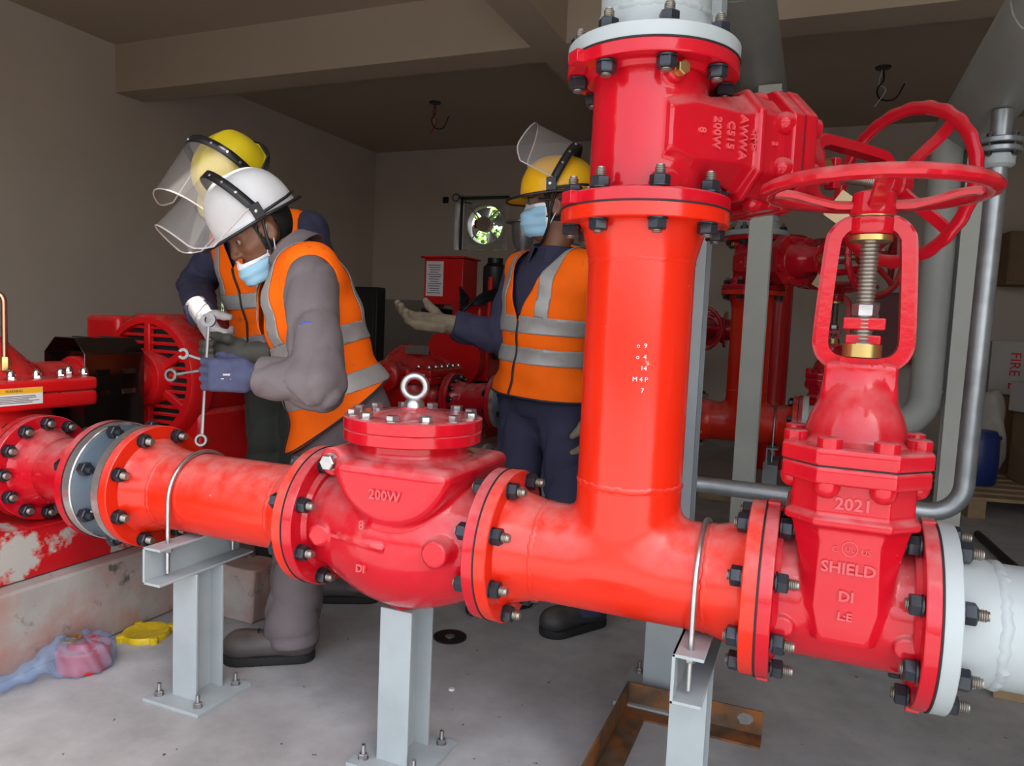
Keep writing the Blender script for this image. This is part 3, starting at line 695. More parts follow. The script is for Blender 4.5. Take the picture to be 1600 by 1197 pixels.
# ------------------------------------------------------------------ overhead headers, posts, drain line
ZH = 2.37
def elbow_path(p, r, n=9):
    """rounded polyline through corner points p"""
    P = [np.array(q, float) for q in p]; out = [P[0]]
    for i in range(1, len(P)-1):
        a = P[i-1]-P[i]; b = P[i+1]-P[i]; a /= np.linalg.norm(a); b /= np.linalg.norm(b)
        c = P[i]+(a+b)*r
        for t in np.linspace(0, PI/2, n): out.append(c-b*r*math.cos(t)-a*r*math.sin(t))
    return out+[P[-1]]
h1 = thing('overhead_header', 'grey-green overhead pipe running back into the room above both risers', 'pipe', (0, 0, ZH))
MB().tube(elbow_path([(0, -0.30, 0), (0, 2.8, 0), (0, 2.8, -0.14)], 0.13), PR, 40).build('pipe', m_head, h1)
weld_mb(axis_frame((0, 1.30, 0), (0, 1, 0)), PR, 0.012, 41).build('weld_bead', m_head, h1)
h2 = thing('overhead_header', 'grey overhead pipe entering at the upper right corner, feeding the galvanised drain', 'pipe', (0.83, 0, 1.91))
MB().tube([(0, -0.9, 0), (0, 0.5, 0), (0, 2.05, 0)], PR, 40).build('pipe', m_head, h2)
weld_mb(axis_frame((0, 0.62, 0), (0, 1, 0)), PR, 0.012, 42).build('weld_bead', m_head, h2)
MB().lathe([(0.0, 0.0), (PR, 0.0), (PR*0.8, 0.035), (0, 0.055)], 40, axis_frame((0, 2.05, 0), (0, 1, 0))).build('end_cap', m_head, h2)
vp = thing('branch_pipe', 'grey vertical pipe with a bottom elbow behind the upright gate valve', 'pipe', (0.755, 1.75, 0))
MB().tube(elbow_path([(0.03, 0, 1.80), (0, 0, 1.70), (0, 0, 0.735), (-0.42, 0, 0.735)], 0.12) if False else [(0.0, 0, 1.835)]+elbow_path([(0, 0, 1.70), (0, 0, 0.735), (-0.42, 0, 0.735)], 0.13), 0.057, 32).build('pipe', m_head, vp)
MB().ring(0.05, 0.060, 0.880, 0.892, 32).build('weld_bead', m_head, vp)
MB().ring(0.0, 0.095, 0, 0.022, 36, axis_frame((-0.42, 0, 0.735), (-1, 0, 0))).build('flange', m_head, vp)
def post(x, y, w, d, ztop, label, m, t=0.008, pl=0.24):
    p = thing('steel_post', label, 'post', (x, y, 0)); MB().box((0, 0, 0.006), (pl, pl, 0.012)).build('base_plate', m, p, 0.001)
    for a in (-1, 1):
        for b in (-1, 1): anchor(p, a*(pl/2-0.03), b*(pl/2-0.03), 0.012)
    ibeam_mb(w, d, t, 0.012, ztop).build('column', m, p, 0.001); return p
post(0.0, 0.60, 0.105, 0.10, ZH-PR, 'tall grey steel post right behind the main red riser', m_gsup)
post(0.058, 2.30, 0.105, 0.10, ZH-PR, 'beige-grey steel post in front of the far riser', m_post)
post(0.862, 1.76, 0.085, 0.09, 1.91-PR, 'beige-grey steel post beside the galvanised drain pipe', m_post)
dr = thing('drain_pipe', 'galvanised drain pipe dropping from the overhead pipe and running left', 'pipe', (0, 1.2, 0))
zt = 1.91-PR-0.004
MB().tube([(0.828, 0, zt), (0.828, 0, zt-0.085)], 0.0305, 24).build('nipple', m_galv, dr)
for z_ in (zt-0.086, zt-0.112):
    MB().ring(0.02, 0.062, z_-0.018, z_, 32, Matrix.Translation((0.828, 0, 0)), 0.003).build('union_flange', m_galv, dr)
for k in range(4):
    a = PI/4+PI/2*k; stud(dr, Matrix.Translation((0.828+0.047*math.cos(a), 0.047*math.sin(a), zt-0.108)), 0.046, d=0.011, ext0=0.004, ext1=0.004, nut_h=0.010)
MB().lathe([(0.034, 0.0), (0.046, -0.006), (0.046, -0.035), (0.036, -0.045), (0.030, -0.045)], 24, Matrix.Translation((0.828, 0, zt-0.130))).build('union_body', m_gpipe, dr)
MB().tube(elbow_path([(0.828, 0, zt-0.17), (0.818, 0, 0.52), (-0.86, 0, 0.52)], 0.10), 0.0302, 24).build('pipe', m_galv, dr)
MB().ring(0.0, 0.062, 0, 0.016, 28, axis_frame((-0.86, 0, 0.52), (-1, 0, 0))).build('end_flange', m_galv, dr)
for k in range(4):
    a = PI/4+PI/2*k; stud(dr, axis_frame((-0.868, 0.045*math.cos(a), 0.52+0.045*math.sin(a)), (-1, 0, 0)), 0.016, d=0.011, ext0=0.003, ext1=0.006, nut_h=0.009)
for x_ in (0.62, -0.45):
    st = ibeam_mb(0.05, 0.05, 0.006, 0.0, 0.4895); o = st.build('stand', m_gsup, dr); o.location = (x_, 0, 0)
# ------------------------------------------------------------------ rusty angle frame lying on the floor
rf = thing('rusty_angle_frame', 'rusty welded angle-iron frame lying on the concrete floor', 'angle iron', (-0.085, 0.50, 0))
a1 = MB(); a1.box((0.185, -0.003, 0.035), (0.37, 0.006, 0.07)); a1.box((0.185, -0.038, 0.003), (0.37, 0.064, 0.006)); a1.build('angle', m_rust, rf, 0.001)
a2 = MB(); a2.box((0.003, -0.39, 0.035), (0.006, 0.766, 0.07)); a2.box((0.036, -0.42, 0.0032), (0.06, 0.70, 0.006)); a2.build('angle', m_rust, rf, 0.001)
ws = MB(); rg = random.Random(5)
v = [(0, 0, 0)]+[((0.016+0.008*rg.random())*math.cos(2*PI*k/14), (0.013+0.008*rg.random())*math.sin(2*PI*k/14), 0) for k in range(14)]
M_ = frame((0.325, -0.0066, 0.040), (1, 0, 0), (0, 0, 1), (0, -1, 0)); ws.add(v, [(0, k+1, (k+1) % 14+1) for k in range(14)], M_)
ws.build('bare_weld_scar', m_galv, rf)
# ------------------------------------------------------------------ plinths
def plinth(x0, x1, y0, y1, h, label, seed):
    rg = random.Random(seed); t = MB(); nx, ny, nz = 10, 22, 4; v = []; idx = {}
    bm = bmesh.new(); bmesh.ops.create_cube(bm, size=1.0); bmesh.ops.subdivide_edges(bm, edges=bm.edges, cuts=7, use_grid_fill=True)
    for q in bm.verts:
        q.co = Vector(((q.co.x+0.5)*(x1-x0)+x0+rg.uniform(-1, 1)*0.004, (q.co.y+0.5)*(y1-y0)+y0+rg.uniform(-1, 1)*0.004, (q.co.z+0.5)*h+(rg.uniform(-1, 1)*0.003 if q.co.z > -0.49 else 0)))
    me = bpy.data.meshes.new('concrete_plinth'); bm.to_mesh(me); bm.free(); me.materials.append(m_conc); me.shade_smooth(); me.set_sharp_from_angle(angle=R_(50))
    o = link('concrete_plinth', me); bv = o.modifiers.new('bevel', 'BEVEL'); bv.width = 0.008; bv.segments = 2; bv.limit_method = 'ANGLE'; bv.angle_limit = R_(50)
    return tag(o, label, 'plinth')
plinth(-3.2, -1.715, -1.0, 1.55, 0.255, 'stained concrete plinth carrying the left pump and motor', 1)
plinth(-1.705, -1.385, 0.43, 0.575, 0.19, 'rough concrete block on the floor beside the left plinth', 2)
plinth(-3.2, -1.56, 1.95, 6.2, 0.255, 'concrete plinth carrying the far diesel pump', 3)
# ------------------------------------------------------------------ split-case pump
SX, SZ = -2.14, 0.795
def make_pump(label, sz=SZ, y=0.0):
    t = thing('split_case_pump', label, 'pump', (SX, y, 0.256))
    z0 = sz-0.256; zd = HZ-0.256
    # base frame of red channels
    for sx in (-1, 1):
        f = channel_mb(2.1, 0.055, 0.145, 0.009, Matrix.Translation((0.365 if sx > 0 else -0.365, 0.30, 0.0735)) @ (Matrix.Rotation(PI, 4, 'Z') if sx > 0 else Matrix())); f.build('base_channel', m_base, t, 0.002)
    MB().box((0, 0.30, 0.150), (0.73, 2.1, 0.008)).build('base_deck', m_base, t)
    def cas(P):
        d = s_ell(P, (-0.02, 0, z0-0.12), (0.235, 0.215, 0.235))
        d = smin(d, s_cyl(P, (-0.10, 0, zd), (0.272, 0, zd), 0.100), 0.05)
        d = smin(d, s_cyl(P, (-0.10, 0.02, zd-0.02), (-0.30, 0.02, zd-0.02), 0.12), 0.05)
        d = smin(d, s_box(P, (0, 0, z0-0.025), (0.255, 0.235, 0.026), 0.012), 0.015)
        d = smin(d, s_cyl(P, (0, -0.33, z0), (0, 0.33, z0), 0.075), 0.03)
        d = np.maximum(d, P[:, 2]-z0)
        for sy in (-1, 1):
            d = smin(d, s_box(P, (0.12, sy*0.13, 0.22), (0.05, 0.035, 0.07), 0.01), 0.02); d = smin(d, s_box(P, (-0.12, sy*0.13, 0.22), (0.05, 0.035, 0.07), 0.01), 0.02)
        return np.maximum(d, 0.154-P[:, 2])
    sdf_obj('lower_casing', cas, (-0.33, -0.36, 0.14), (0.30, 0.36, z0+0.02), 0.0095, m_pump, t, 45)
    def top(P):
        d = s_ell(P, (-0.03, 0, z0+0.01), (0.205, 0.135, 0.185))
        d = smin(d, s_ell(P, (0.03, 0.0, z0+0.0), (0.16, 0.19, 0.125)), 0.03)
        d = smin(d, s_box(P, (0, 0, z0+0.022), (0.255, 0.235, 0.022), 0.010), 0.015)
        d = smin(d, s_cyl(P, (0, -0.33, z0), (0, 0.33, z0), 0.080), 0.03)
        return np.maximum(d, z0+0.001-P[:, 2])
    sdf_obj('upper_casing', top, (-0.29, -0.36, z0-0.01), (0.29, 0.36, z0+0.22), 0.0095, m_pump, t, 45)
    MB().lathe([(0.07, 0.0), (0.160, 0.0), (0.160, -0.026), (0.115, -0.028), (0.100, -0.07), (0.07, -0.07)], 56, axis_frame((0.300, 0, zd), (1, 0, 0)), close=True).build('outlet_flange', m_pump, t)
    for sy in (-1, 1):
        MB().lathe([(0.03, 0.0), (0.092, 0.0), (0.096, 0.006), (0.096, 0.045), (0.080, 0.060), (0.040, 0.066), (0.03, 0.066)], 36, axis_frame((0, sy*0.325, z0), (0, sy, 0)), close=True).build('bearing_cap', m_pump, t)
        for k in range(6):
            a = PI/6+PI/3*k; b = MB(); hexprof(b, 0.014, 0, 0.010, axis_frame((0.068*math.cos(a), sy*0.388, z0+0.068*math.sin(a)), (0, sy, 0))); b.build('cap_screw', m_pump, t, angle=28)
    MB().lathe([(0.0, -0.46), (0.024, -0.46), (0.024, 0.46), (0.0, 0.46)], 20, axis_frame((0, 0, z0), (0, 1, 0))).build('shaft', m_steel, t)
    dn = MB(); hexprof(dn, 0.026, 0, 0.014); dn.lathe([(0.0135, 0.012), (0.0135, 0.020), (0.011, 0.027), (0.006, 0.032), (0, 0.0335)], 16); dm = dn.mesh('dome_nut', m_chrome, 40)
    for sy in (-1, 1):
        for k in range(7):
            x = -0.225+0.075*k
            if abs(x) > 0.09: link('dome_nut', dm, t, (x, sy*0.205, z0+0.043))
        for y in (-0.12, -0.04, 0.04, 0.12): link('dome_nut', dm, t, (sy*0.228, y, z0+0.043))
    return t
pump1 = make_pump('red split-case pump cut by the left edge of the picture')
z0 = SZ-0.256
# warning label on the near pump's flange, and its copper vent tube
lb = MB().box((0.2562, -0.06, z0-0.004), (0.001, 0.20, 0.052)).build('warning_label', m_white, pump1)
MB().box((0.2570, -0.06, z0+0.013), (0.0008, 0.198, 0.017)).build('label_band', m_yel, lb)
for i in range(5):
    MB().box((0.2570, -0.066+0.012*(i % 2), z0-0.003-0.005*i), (0.0006, 0.165-0.02*(i % 3), 0.0018)).build('print_line', m_ink, lb)
text_obj('lettering', 'WARNING', 0.011, 0.0003, frame((0.2576, -0.05, z0+0.013), (0, 1, 0), (0, 0, 1), (1, 0, 0)), m_ink, lb)
m_cop = mat('copper_tube', (0.55, 0.30, 0.20), 0.25, 0.95)
hz = z0+0.10
MB().tube(elbow_path([(0.17, -0.02, hz-0.02), (0.17, -0.02, hz+0.21), (0.02, -0.10, hz+0.21), ], 0.03), 0.0085, 14).build('vent_tube', m_cop, pump1)
b = MB(); hexprof(b, 0.026, hz-0.03, hz+0.012, Matrix.Translation((0.17, -0.02, 0))); b.build('vent_fitting', m_brass, pump1, angle=28)
SZ2 = 0.715; pump2 = make_pump('dark red split-case pump behind the eye bolt of the check valve', SZ2, 2.8); z0 = SZ2-0.256
for o in pump2.children:
    if o.name.startswith('base_'): o.scale = (1, 1.45, 1)
np_ = MB().box((0.10, -0.150, z0+0.165), (0.17, 0.004, 0.055)).build('name_plate', m_steel, pump2, 0.001)
MB().box((0.19, -0.2365, z0-0.002), (0.045, 0.002, 0.04)).build('sticker', m_white, pump2)
z0 = SZ-0.256
# ------------------------------------------------------------------ coupling guard
cg = thing('coupling_guard', 'glossy black coupling guard with slots between left pump and motor', 'guard', (SX, 0.425, 0.415))
H = 0.545; w2 = 0.105; ch = 0.055; ln = 0.125
sec = [(-w2, 0), (-w2, H-ch), (-w2+ch, H), (w2-ch, H), (w2, H-ch), (w2, 0)]
mb = MB(); n = len(sec); tt = 0.004
inn = [(-w2+tt, 0), (-w2+tt, H-ch-tt*0.4), (-w2+ch+tt*0.4, H-tt), (w2-ch-tt*0.4, H-tt), (w2-tt, H-ch-tt*0.4), (w2-tt, 0)]
v = [(x, s*ln, z) for s in (-1, 1) for x, z in sec]+[(x, s*ln, z) for s in (-1, 1) for x, z in inn]
f = [(i, i+1, n+i+1, n+i) for i in range(n-1)]+[(2*n+i, 3*n+i, 3*n+i+1, 2*n+i+1) for i in range(n-1)]
f += [(k*n+i, k*n+i+1, 2*n+k*n+i+1, 2*n+k*n+i) for k in (0, 1) for i in range(n-1)]+[(0, n, 3*n, 2*n), (n-1, 2*n-1, 4*n-1, 3*n-1)]
mb.add(v, f); mb.build('shell', m_guard, cg, 0.002)
for yy in (-0.055, 0.055):
    for zz in (H-0.125, H-0.20):
        lv = MB(); L_ = 0.030
        v = [(w2, -L_, 0.012), (w2, L_, 0.012), (w2+0.010, L_*0.8, -0.006), (w2+0.010, -L_*0.8, -0.006), (w2, -L_, -0.008), (w2, L_, -0.008)]
        lv.add(v, [(0, 1, 2, 3), (3, 2, 5, 4), (0, 3, 4), (1, 5, 2), (0, 4, 5, 1)], Matrix.Translation((0, yy, zz))); lv.build('louvre', m_guard, cg)
    MB().box((0, yy, H+0.001), (0.07, 0.028, 0.003)).build('top_slot', m_dark, cg, 0.001)
# ------------------------------------------------------------------ electric motor with a slatted end bell
mo = thing('electric_motor', 'red electric motor with slatted round end bell behind the coupling guard', 'motor', (SX, 0.66, 0.415))
zm = SZ-0.415; RM = 0.255
MB().lathe([(0.0, 0.05), (RM-0.02, 0.05), (RM-0.02, 0.70), (RM-0.06, 0.78), (0, 0.80)], 56, axis_frame((0, 0, zm), (0, 1, 0))).build('stator_frame', m_pump, mo)
MB().lathe([(RM-0.035, -0.012), (RM-0.010, -0.012), (RM, 0.0), (RM+0.006, 0.05), (RM+0.006, 0.085), (RM-0.02, 0.095), (RM-0.035, 0.05)], 72, axis_frame((0, 0, zm), (0, 1, 0)), close=True).build('end_ring', m_pump, mo)
MB().lathe([(0, 0.03), (RM-0.03, 0.03), (RM-0.03, 0.05), (0, 0.05)], 48, axis_frame((0, 0, zm), (0, 1, 0))).build('end_void', m_dark, mo)
for k in range(14):
    zz = -0.205+0.0315*k
    if abs(zz) < RM-0.04:
        hw_ = math.sqrt((RM-0.03)**2-zz*zz)
        MB().box((0, 0.012, zm+zz), (2*hw_, 0.020, 0.0125)).build('slat', m_pump, mo, 0.002)
for k in range(6):
    a = PI/6+PI/3*k; MB().box((RM*0.55, 0.0, 0), (RM*0.86, 0.026, 0.030), frame((0, 0.004, zm), (math.cos(a), 0, math.sin(a)), (0, 1, 0), (-math.sin(a), 0, math.cos(a)))).build('rib', m_pump, mo, 0.004)
MB().lathe([(0.0, -0.085), (0.075, -0.085), (0.080, -0.080), (0.080, -0.05), (0.105, -0.045), (0.110, -0.038), (0.110, 0.03), (0, 0.03)], 48, axis_frame((0, 0, zm), (0, 1, 0))).build('bearing_hub', m_pump, mo)
MB().lathe([(0.0, -0.13), (0.03, -0.13), (0.03, -0.05), (0, -0.05)], 20, axis_frame((0, 0, zm), (0, 1, 0))).build('shaft', m_steel, mo)
MB().box((-0.33, 0.16, zm+0.15), (0.20, 0.22, 0.19)).build('terminal_box', m_pump, mo, 0.025, seg=3)
MB().box((-0.10, 0.36, zm+0.20), (0.24, 0.5, 0.12)).build('top_hood', m_pump, mo, 0.02)
for sx in (-1, 1):
    MB().box((sx*0.17, 0.35, 0.055), (0.12, 0.55, 0.11)).build('foot', m_pump, mo, 0.01)
MB().box((0.10, 0.30, 0.17), (0.26, 0.5, 0.18)).build('motor_cradle', m_pump, mo, 0.02)
MB().box((0.262, 0.35, zm-0.16), (0.012, 0.16, 0.10)).build('vent_grille', m_dark, mo)
# ------------------------------------------------------------------ diesel engine behind the far pump
m_dred = m_pump
en = thing('diesel_engine', 'red diesel engine with hoses behind the pointing man', 'engine', (SX, 3.98, 0.412))
MB().box((0, 0, 0.56), (0.46, 1.0, 0.42)).build('engine_block', m_dred, en, 0.02)
MB().box((0.02, 0, 0.86), (0.26, 0.92, 0.17)).build('cylinder_head', m_dred, en, 0.03)
MB().box((0, 0, 0.25), (0.36, 0.95, 0.20)).build('oil_sump', m_black, en, 0.02)
for sy in (-0.4, 0.4): MB().box((0, sy, 0.08), (0.6, 0.10, 0.16)).build('mounting', m_dred, en, 0.005)
MB().lathe([(0, 0), (0.23, 0), (0.23, 0.10), (0.17, 0.13), (0, 0.13)], 36, axis_frame((0, -0.63, 0.52), (0, 1, 0))).build('flywheel_housing', m_dred, en)
MB().lathe([(0, -0.16), (0.075, -0.16), (0.09, -0.14), (0.09, 0.12), (0.06, 0.15), (0.06, 0.19), (0, 0.19)], 28, Matrix.Translation((0.15, -0.25, 0.97))).build('air_filter', m_black, en)
MB().lathe([(0, -0.10), (0.07, -0.10), (0.07, 0.08), (0, 0.1)], 28, Matrix.Translation((0.30, -0.40, 0.62))).build('fuel_filter', m_black, en)
for k in range(5):
    p = smooth_path([(-0.02+0.02*k, -0.50, 0.92-0.02*k), (0.06, -0.60-0.01*k, 0.80-0.02*k), (0.18, -0.56, 0.80+0.015*k), (0.28, -0.40, 0.88+0.01*k)], 6); MB().tube(p, 0.011, 8).build('hose', m_black, en)
MB().tube(smooth_path([(-0.2, -0.52, 0.72), (-0.15, -0.62, 0.66), (-0.1, -0.55, 0.6)], 6), 0.012, 8).build('hose', m_black, en)
cl = MB().tube([(0.20, -0.45, 0.7), (0.22, -0.47, 1.0)], 0.022, 10); cl.build('bracket', m_dred, en)
ex = [(0.030, 0.0)]
for k in range(14): ex += [(0.064, 0.012+0.018*k), (0.054, 0.021+0.018*k)]
ex += [(0.05, 0.28), (0.05, 0.33), (0.085, 0.40), (0.098, 0.50), (0.098, 0.56), (0.15, 0.562), (0.15, 0.578), (0, 0.578)]
MB().lathe(ex, 28, Matrix.Translation((0.15, 0.30, 0.94))).build('exhaust_flex', m_galv, en)
MB().tube([(0.15, 0.30, 0.80), (0.15, 0.30, 0.95)], 0.06, 16).build('exhaust_stub', m_dred, en)
for o in en.children:
    if not o.name.startswith(('air_filter', 'exhaust_flex', 'hose', 'bracket', 'mounting')): o.location.z -= 0.13
    if o.name.startswith('mounting'): o.scale.z = 0.4
MB().tube([(0.15, 0.30, 0.70), (0.15, 0.30, 0.95)], 0.058, 16).build('exhaust_riser', m_dred, en)
MB().box((-0.14, -0.2, 0.72), (0.10, 0.16, 0.13)).build('panel_bracket', m_black, en)
cb = thing('engine_panel', 'red engine control box with a white printed notice', 'control box', (-2.38, 3.75, 1.20))
MB().box((0, 0, 0.18), (0.34, 0.26, 0.36)).build('case', m_dred, cb, 0.006)
MB().box((0, -0.005, 0.368), (0.38, 0.31, 0.014)).build('lid', m_dred, cb, 0.003)
nt_ = MB().box((-0.075, -0.1315, 0.20), (0.15, 0.002, 0.27)).build('notice', m_white, cb)
for i in range(13): MB().box((-0.080+0.004*(i % 3), -0.1328, 0.305-0.018*i), (0.115-0.012*(i % 4), 0.0008, 0.0055)).build('print_line', m_ink, nt_)
for sx in (-0.1, 0.1): MB().tube([(sx, 0.0, 0.0), (sx, 0.0, -0.018)], 0.016, 10).build('leg', m_black, cb)
MB().box((-0.12, 0.02, -0.10), (0.20, 0.2, 0.14)).build('relay_block', m_black, cb, 0.01)
for k in range(4): MB().tube(smooth_path([(-0.1+0.03*k, -0.1, 0.0), (-0.06+0.02*k, -0.15, -0.07), (-0.15+0.03*k, -0.09, -0.14)], 5), 0.008, 8).build('cable', m_black, cb)
cab = thing('black_cabinet', 'tall black flat cabinet standing behind the bending man', 'cabinet', (-3.52, 4.25, 0.0))
MB().box((0, 0, 0.70), (0.36, 0.14, 1.30)).build('case', m_black, cab, 0.006); MB().box((0, -0.073, 0.72), (0.30, 0.006, 1.16)).build('door', m_black, cab, 0.003)
for sx in (-1, 1): MB().box((sx*0.14, 0, 0.028), (0.04, 0.12, 0.056)).build('foot', m_black, cab)
# ------------------------------------------------------------------ pipe line of the far pump : the same pieces again
D2 = 2.8
clone(gv1, D2, 'far dark red gate valve standing upright behind the wheel frame'); clone(tee, D2, 'far red pipe tee with riser hidden by the beige post')
clone(cv, D2, 'far red check valve behind the pointing man'); clone(sp2, D2, 'far short red neck at the far pump outlet')
s2c = clone(sp1, D2, 'far straight red flanged pipe behind the pointing man'); clone(bf, D2, 'far wafer valve behind the pointing man')
g2 = copy_tree(gv2); g2['label'] = 'far sideways red gate valve with paper tag beyond the upright valve'
g2.matrix_world = Matrix.Translation((0, D2, 0)) @ frame((0, 0, ZV+0.146), (0, 0, -1), (math.sin(R_(42)), math.cos(R_(42)), 0), (math.cos(R_(42)), -math.sin(R_(42)), 0))
go2 = clone(go, D2, 'far pale grey pipe above the far riser'); bfl = thing('blind_flange', 'far red blind flange closing the far gate valve', 'flange', (0.5725, D2, HZ)); MB().lathe([(0, 0), (FR, 0), (FR, 0.026), (0, 0.026)], 56, AXX).build('plate', m_cast, bfl); bolt_circle(bfl, AXX, 0.056)
for o in list(C.objects):
    if o.type == 'EMPTY' and o.name == 'pipe_support.002': sup3 = o
    if o.type == 'EMPTY' and o.name == 'u_bolt.001': ub3 = o
clone(sup3, D2, 'far slim grey support under the right arm of the far tee'); clone(ub3, D2, 'far steel U-bolt over the right arm of the far tee')
sup_cv = [o for o in C.objects if o.name == 'pipe_support.001'][0]; clone(sup_cv, D2, 'far grey post under the far check valve')
sup_1 = [o for o in C.objects if o.name == 'pipe_support'][0]; clone(sup_1, D2, 'far grey support under the far straight pipe')
# a third valve further back, only its wheel edge shows
gv3 = copy_tree(gv1); gv3['label'] = 'red gate valve at the back whose wheel shows left of the beige post'
gv3.matrix_world = frame((-0.55, 4.6, 0.75), (0, 0, 1), (1, 0, 0), (0, 1, 0)) if False else frame((-0.50, 5.0, 1.10), (1, 0, 0), (0, 0, 1), (0, -1, 0)) @ Matrix.Scale(0.9, 4)
pbk = thing('red_branch_pipe', 'red pipe at the back carrying the rear gate valve', 'pipe', (-0.50, 5.0, 1.10))
MB().tube(elbow_path([(-0.1314, 0, 0), (-0.45, 0, 0), (-0.45, 0, -1.1)], 0.14), 0.09, 28).build('pipe', m_pump, pbk)
MB().tube(elbow_path([(0.1314, 0, 0), (0.45, 0, 0), (0.45, 0, -1.1)], 0.14), 0.09, 28).build('pipe', m_pump, pbk)
# paper tags tied to the valves
m_tag = mat('manila_tag', (0.55, 0.42, 0.24), 0.7)
for M_, lbl in ((frame(px(1316, 326, 0.36), (0.80, 0.15, -0.55), (0.5, 0.15, 0.84), (0.25, -0.97, 0.0)), 'cream paper tag hanging behind the upright valve wheel'), (frame((0.34, D2-0.32, 1.355), (0.8, 0.3, -0.5), (0.45, 0.1, 0.88), (0.3, -0.95, 0.0)), 'yellowish paper tag hanging on the far sideways valve')):
    tg = MB().box((0, 0, 0), (0.052, 0.070, 0.001)).build('paper_tag', m_tag); tg.matrix_world = Matrix(M_); q = Matrix(M_).to_3x3(); tag(tg, lbl, 'tag')
# ------------------------------------------------------------------ ventilators in the wall openings
def fan(M, sz, label):
    t = thing('exhaust_fan', label, 'fan', mat=M)          # local x right, y up, z towards the room
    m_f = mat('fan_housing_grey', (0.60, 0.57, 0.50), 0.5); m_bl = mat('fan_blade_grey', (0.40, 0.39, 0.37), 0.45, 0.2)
    R = sz*0.40; n = 48; fr = MB(); h = sz/2
    v = [(R*math.cos(2*PI*i/n), R*math.sin(2*PI*i/n), 0) for i in range(n)]
    for i in range(n):
        c, s = math.cos(2*PI*i/n), math.sin(2*PI*i/n); k = h*0.97/max(abs(c), abs(s)); v.append((k*c, k*s, 0))
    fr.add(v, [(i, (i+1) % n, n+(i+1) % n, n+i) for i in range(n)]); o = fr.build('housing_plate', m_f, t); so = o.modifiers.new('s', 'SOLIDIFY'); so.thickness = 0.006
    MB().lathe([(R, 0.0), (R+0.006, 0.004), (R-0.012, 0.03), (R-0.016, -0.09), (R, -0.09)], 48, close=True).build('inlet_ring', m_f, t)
    MB().lathe([(0, 0.09), (0.085, 0.09), (0.095, 0.08), (0.095, -0.02), (0, -0.02)], 28, Matrix.Translation((-0.045*0, 0, 0))).build('fan_motor', m_ceil, t)
    MB().box((-0.105, 0.0, 0.05), (0.04, 0.10, 0.06)).build('junction_box', m_pump, t, 0.004)
    for k in range(4):
        a = PI/4+PI/2*k; MB().tube([(0.08*math.cos(a), 0.08*math.sin(a), 0.06), (R*1.16*math.cos(a), R*1.16*math.sin(a), 0.02)], 0.009, 8).build('bracket_arm', m_f, t)
    for k in range(4):
        a0 = PI/4*0.4+PI/2*k; v = []; f = []
        for i in range(7):
            r = 0.09+(R-0.03-0.09)*i/6
            for j in range(5):
                tw = (j/4-0.5); a = a0+tw*(0.55+0.25*i/6); v.append((r*math.cos(a), r*math.sin(a), -0.05+tw*0.07))
        for i in range(6):
            for j in range(4): f.append((i*5+j, i*5+j+1, i*5+6+j, i*5+5+j))
        o = MB().add(v, f).build('blade', m_bl, t); so = o.modifiers.new('s', 'SOLIDIFY'); so.thickness = 0.003
    return t
fs = fx1-fx0
fan(frame(((fx0+fx1)/2+0.01, YB+0.13, (fz0+fz1)/2-0.02), (1, 0, 0), (0, 0, 1), (0, -1, 0)), min(fs, fz1-fz0)-0.06, 'square exhaust fan set in the opening of the back wall')
m_frame = mat('dark_wood_frame', (0.06, 0.045, 0.035), 0.7)
fo = MB(); tw = 0.05
fo.box(((fx0+fx1)/2, YB+0.19, fz1-tw/2), (fs, 0.10, tw)); fo.box(((fx0+fx1)/2, YB+0.19, fz0+tw*0.2), (fs, 0.10, tw*0.4)); fo.box((fx0+tw/2, YB+0.19, (fz0+fz1)/2), (tw, 0.10, fz1-fz0)); fo.box((fx1-tw*0.1, YB+0.19, (fz0+fz1)/2), (tw*0.2, 0.10, fz1-fz0))
struct(fo.build('window_1', m_frame))
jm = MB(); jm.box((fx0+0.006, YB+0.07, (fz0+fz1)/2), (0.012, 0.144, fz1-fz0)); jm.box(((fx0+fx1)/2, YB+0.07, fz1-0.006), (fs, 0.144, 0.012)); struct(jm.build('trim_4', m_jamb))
fw2 = wy1-wy0; fan(frame((XL-0.10, (wy0+wy1)/2, (wz0+wz1)/2), (0, 1, 0), (0, 0, 1), (1, 0, 0)), min(fw2, wz1-wz0)-0.03, 'exhaust fan in the left wall half hidden by the man in yellow helmet')
fo = MB(); fo.box((XL-0.15, wy0+0.015, (wz0+wz1)/2), (0.1, 0.03, wz1-wz0)); fo.box((XL-0.15, wy1-0.015, (wz0+wz1)/2), (0.1, 0.03, wz1-wz0)); fo.box((XL-0.15, (wy0+wy1)/2, wz1-0.015), (0.1, fw2, 0.03)); struct(fo.build('window_2', m_frame))
# trees outside the openings
m_leaf = mat('sunlit_leaves', (0.16, 0.30, 0.04), 0.6, noise=(6, 0.5))
def bush(c, r, label, seed):
    rg = random.Random(seed); t = thing('shrub', label, 'shrub', (c[0], c[1], 0)); MB().tube([(0, 0, -0.02), (0.05, 0, c[2])], 0.05, 8).build('stem', m_rust, t)
    lm = MB().add([(0, -0.5, 0), (0.28, 0, 0.05), (0, 0.5, 0), (-0.28, 0, 0.05)], [(0, 1, 2), (0, 2, 3)])
    V = []; F = []
    for k in range(2600):
        d = np.array([rg.gauss(0, 1) for _ in range(3)]); d /= np.linalg.norm(d); p = d*r*(0.5+0.5*rg.random())+np.array((0, 0, c[2]))
        a = np.array([rg.gauss(0, 1) for _ in range(3)]); a /= np.linalg.norm(a); b = np.cross(a, d); s = 0.10+0.08*rg.random(); n0 = len(V)
        V += [p-a*s*0.5, p+b*s*0.28, p+a*s*0.5, p-b*s*0.28]; F.append((n0, n0+1, n0+2, n0+3))
    o = MB().add(V, F).build('foliage', m_leaf, t, smooth=False); return t
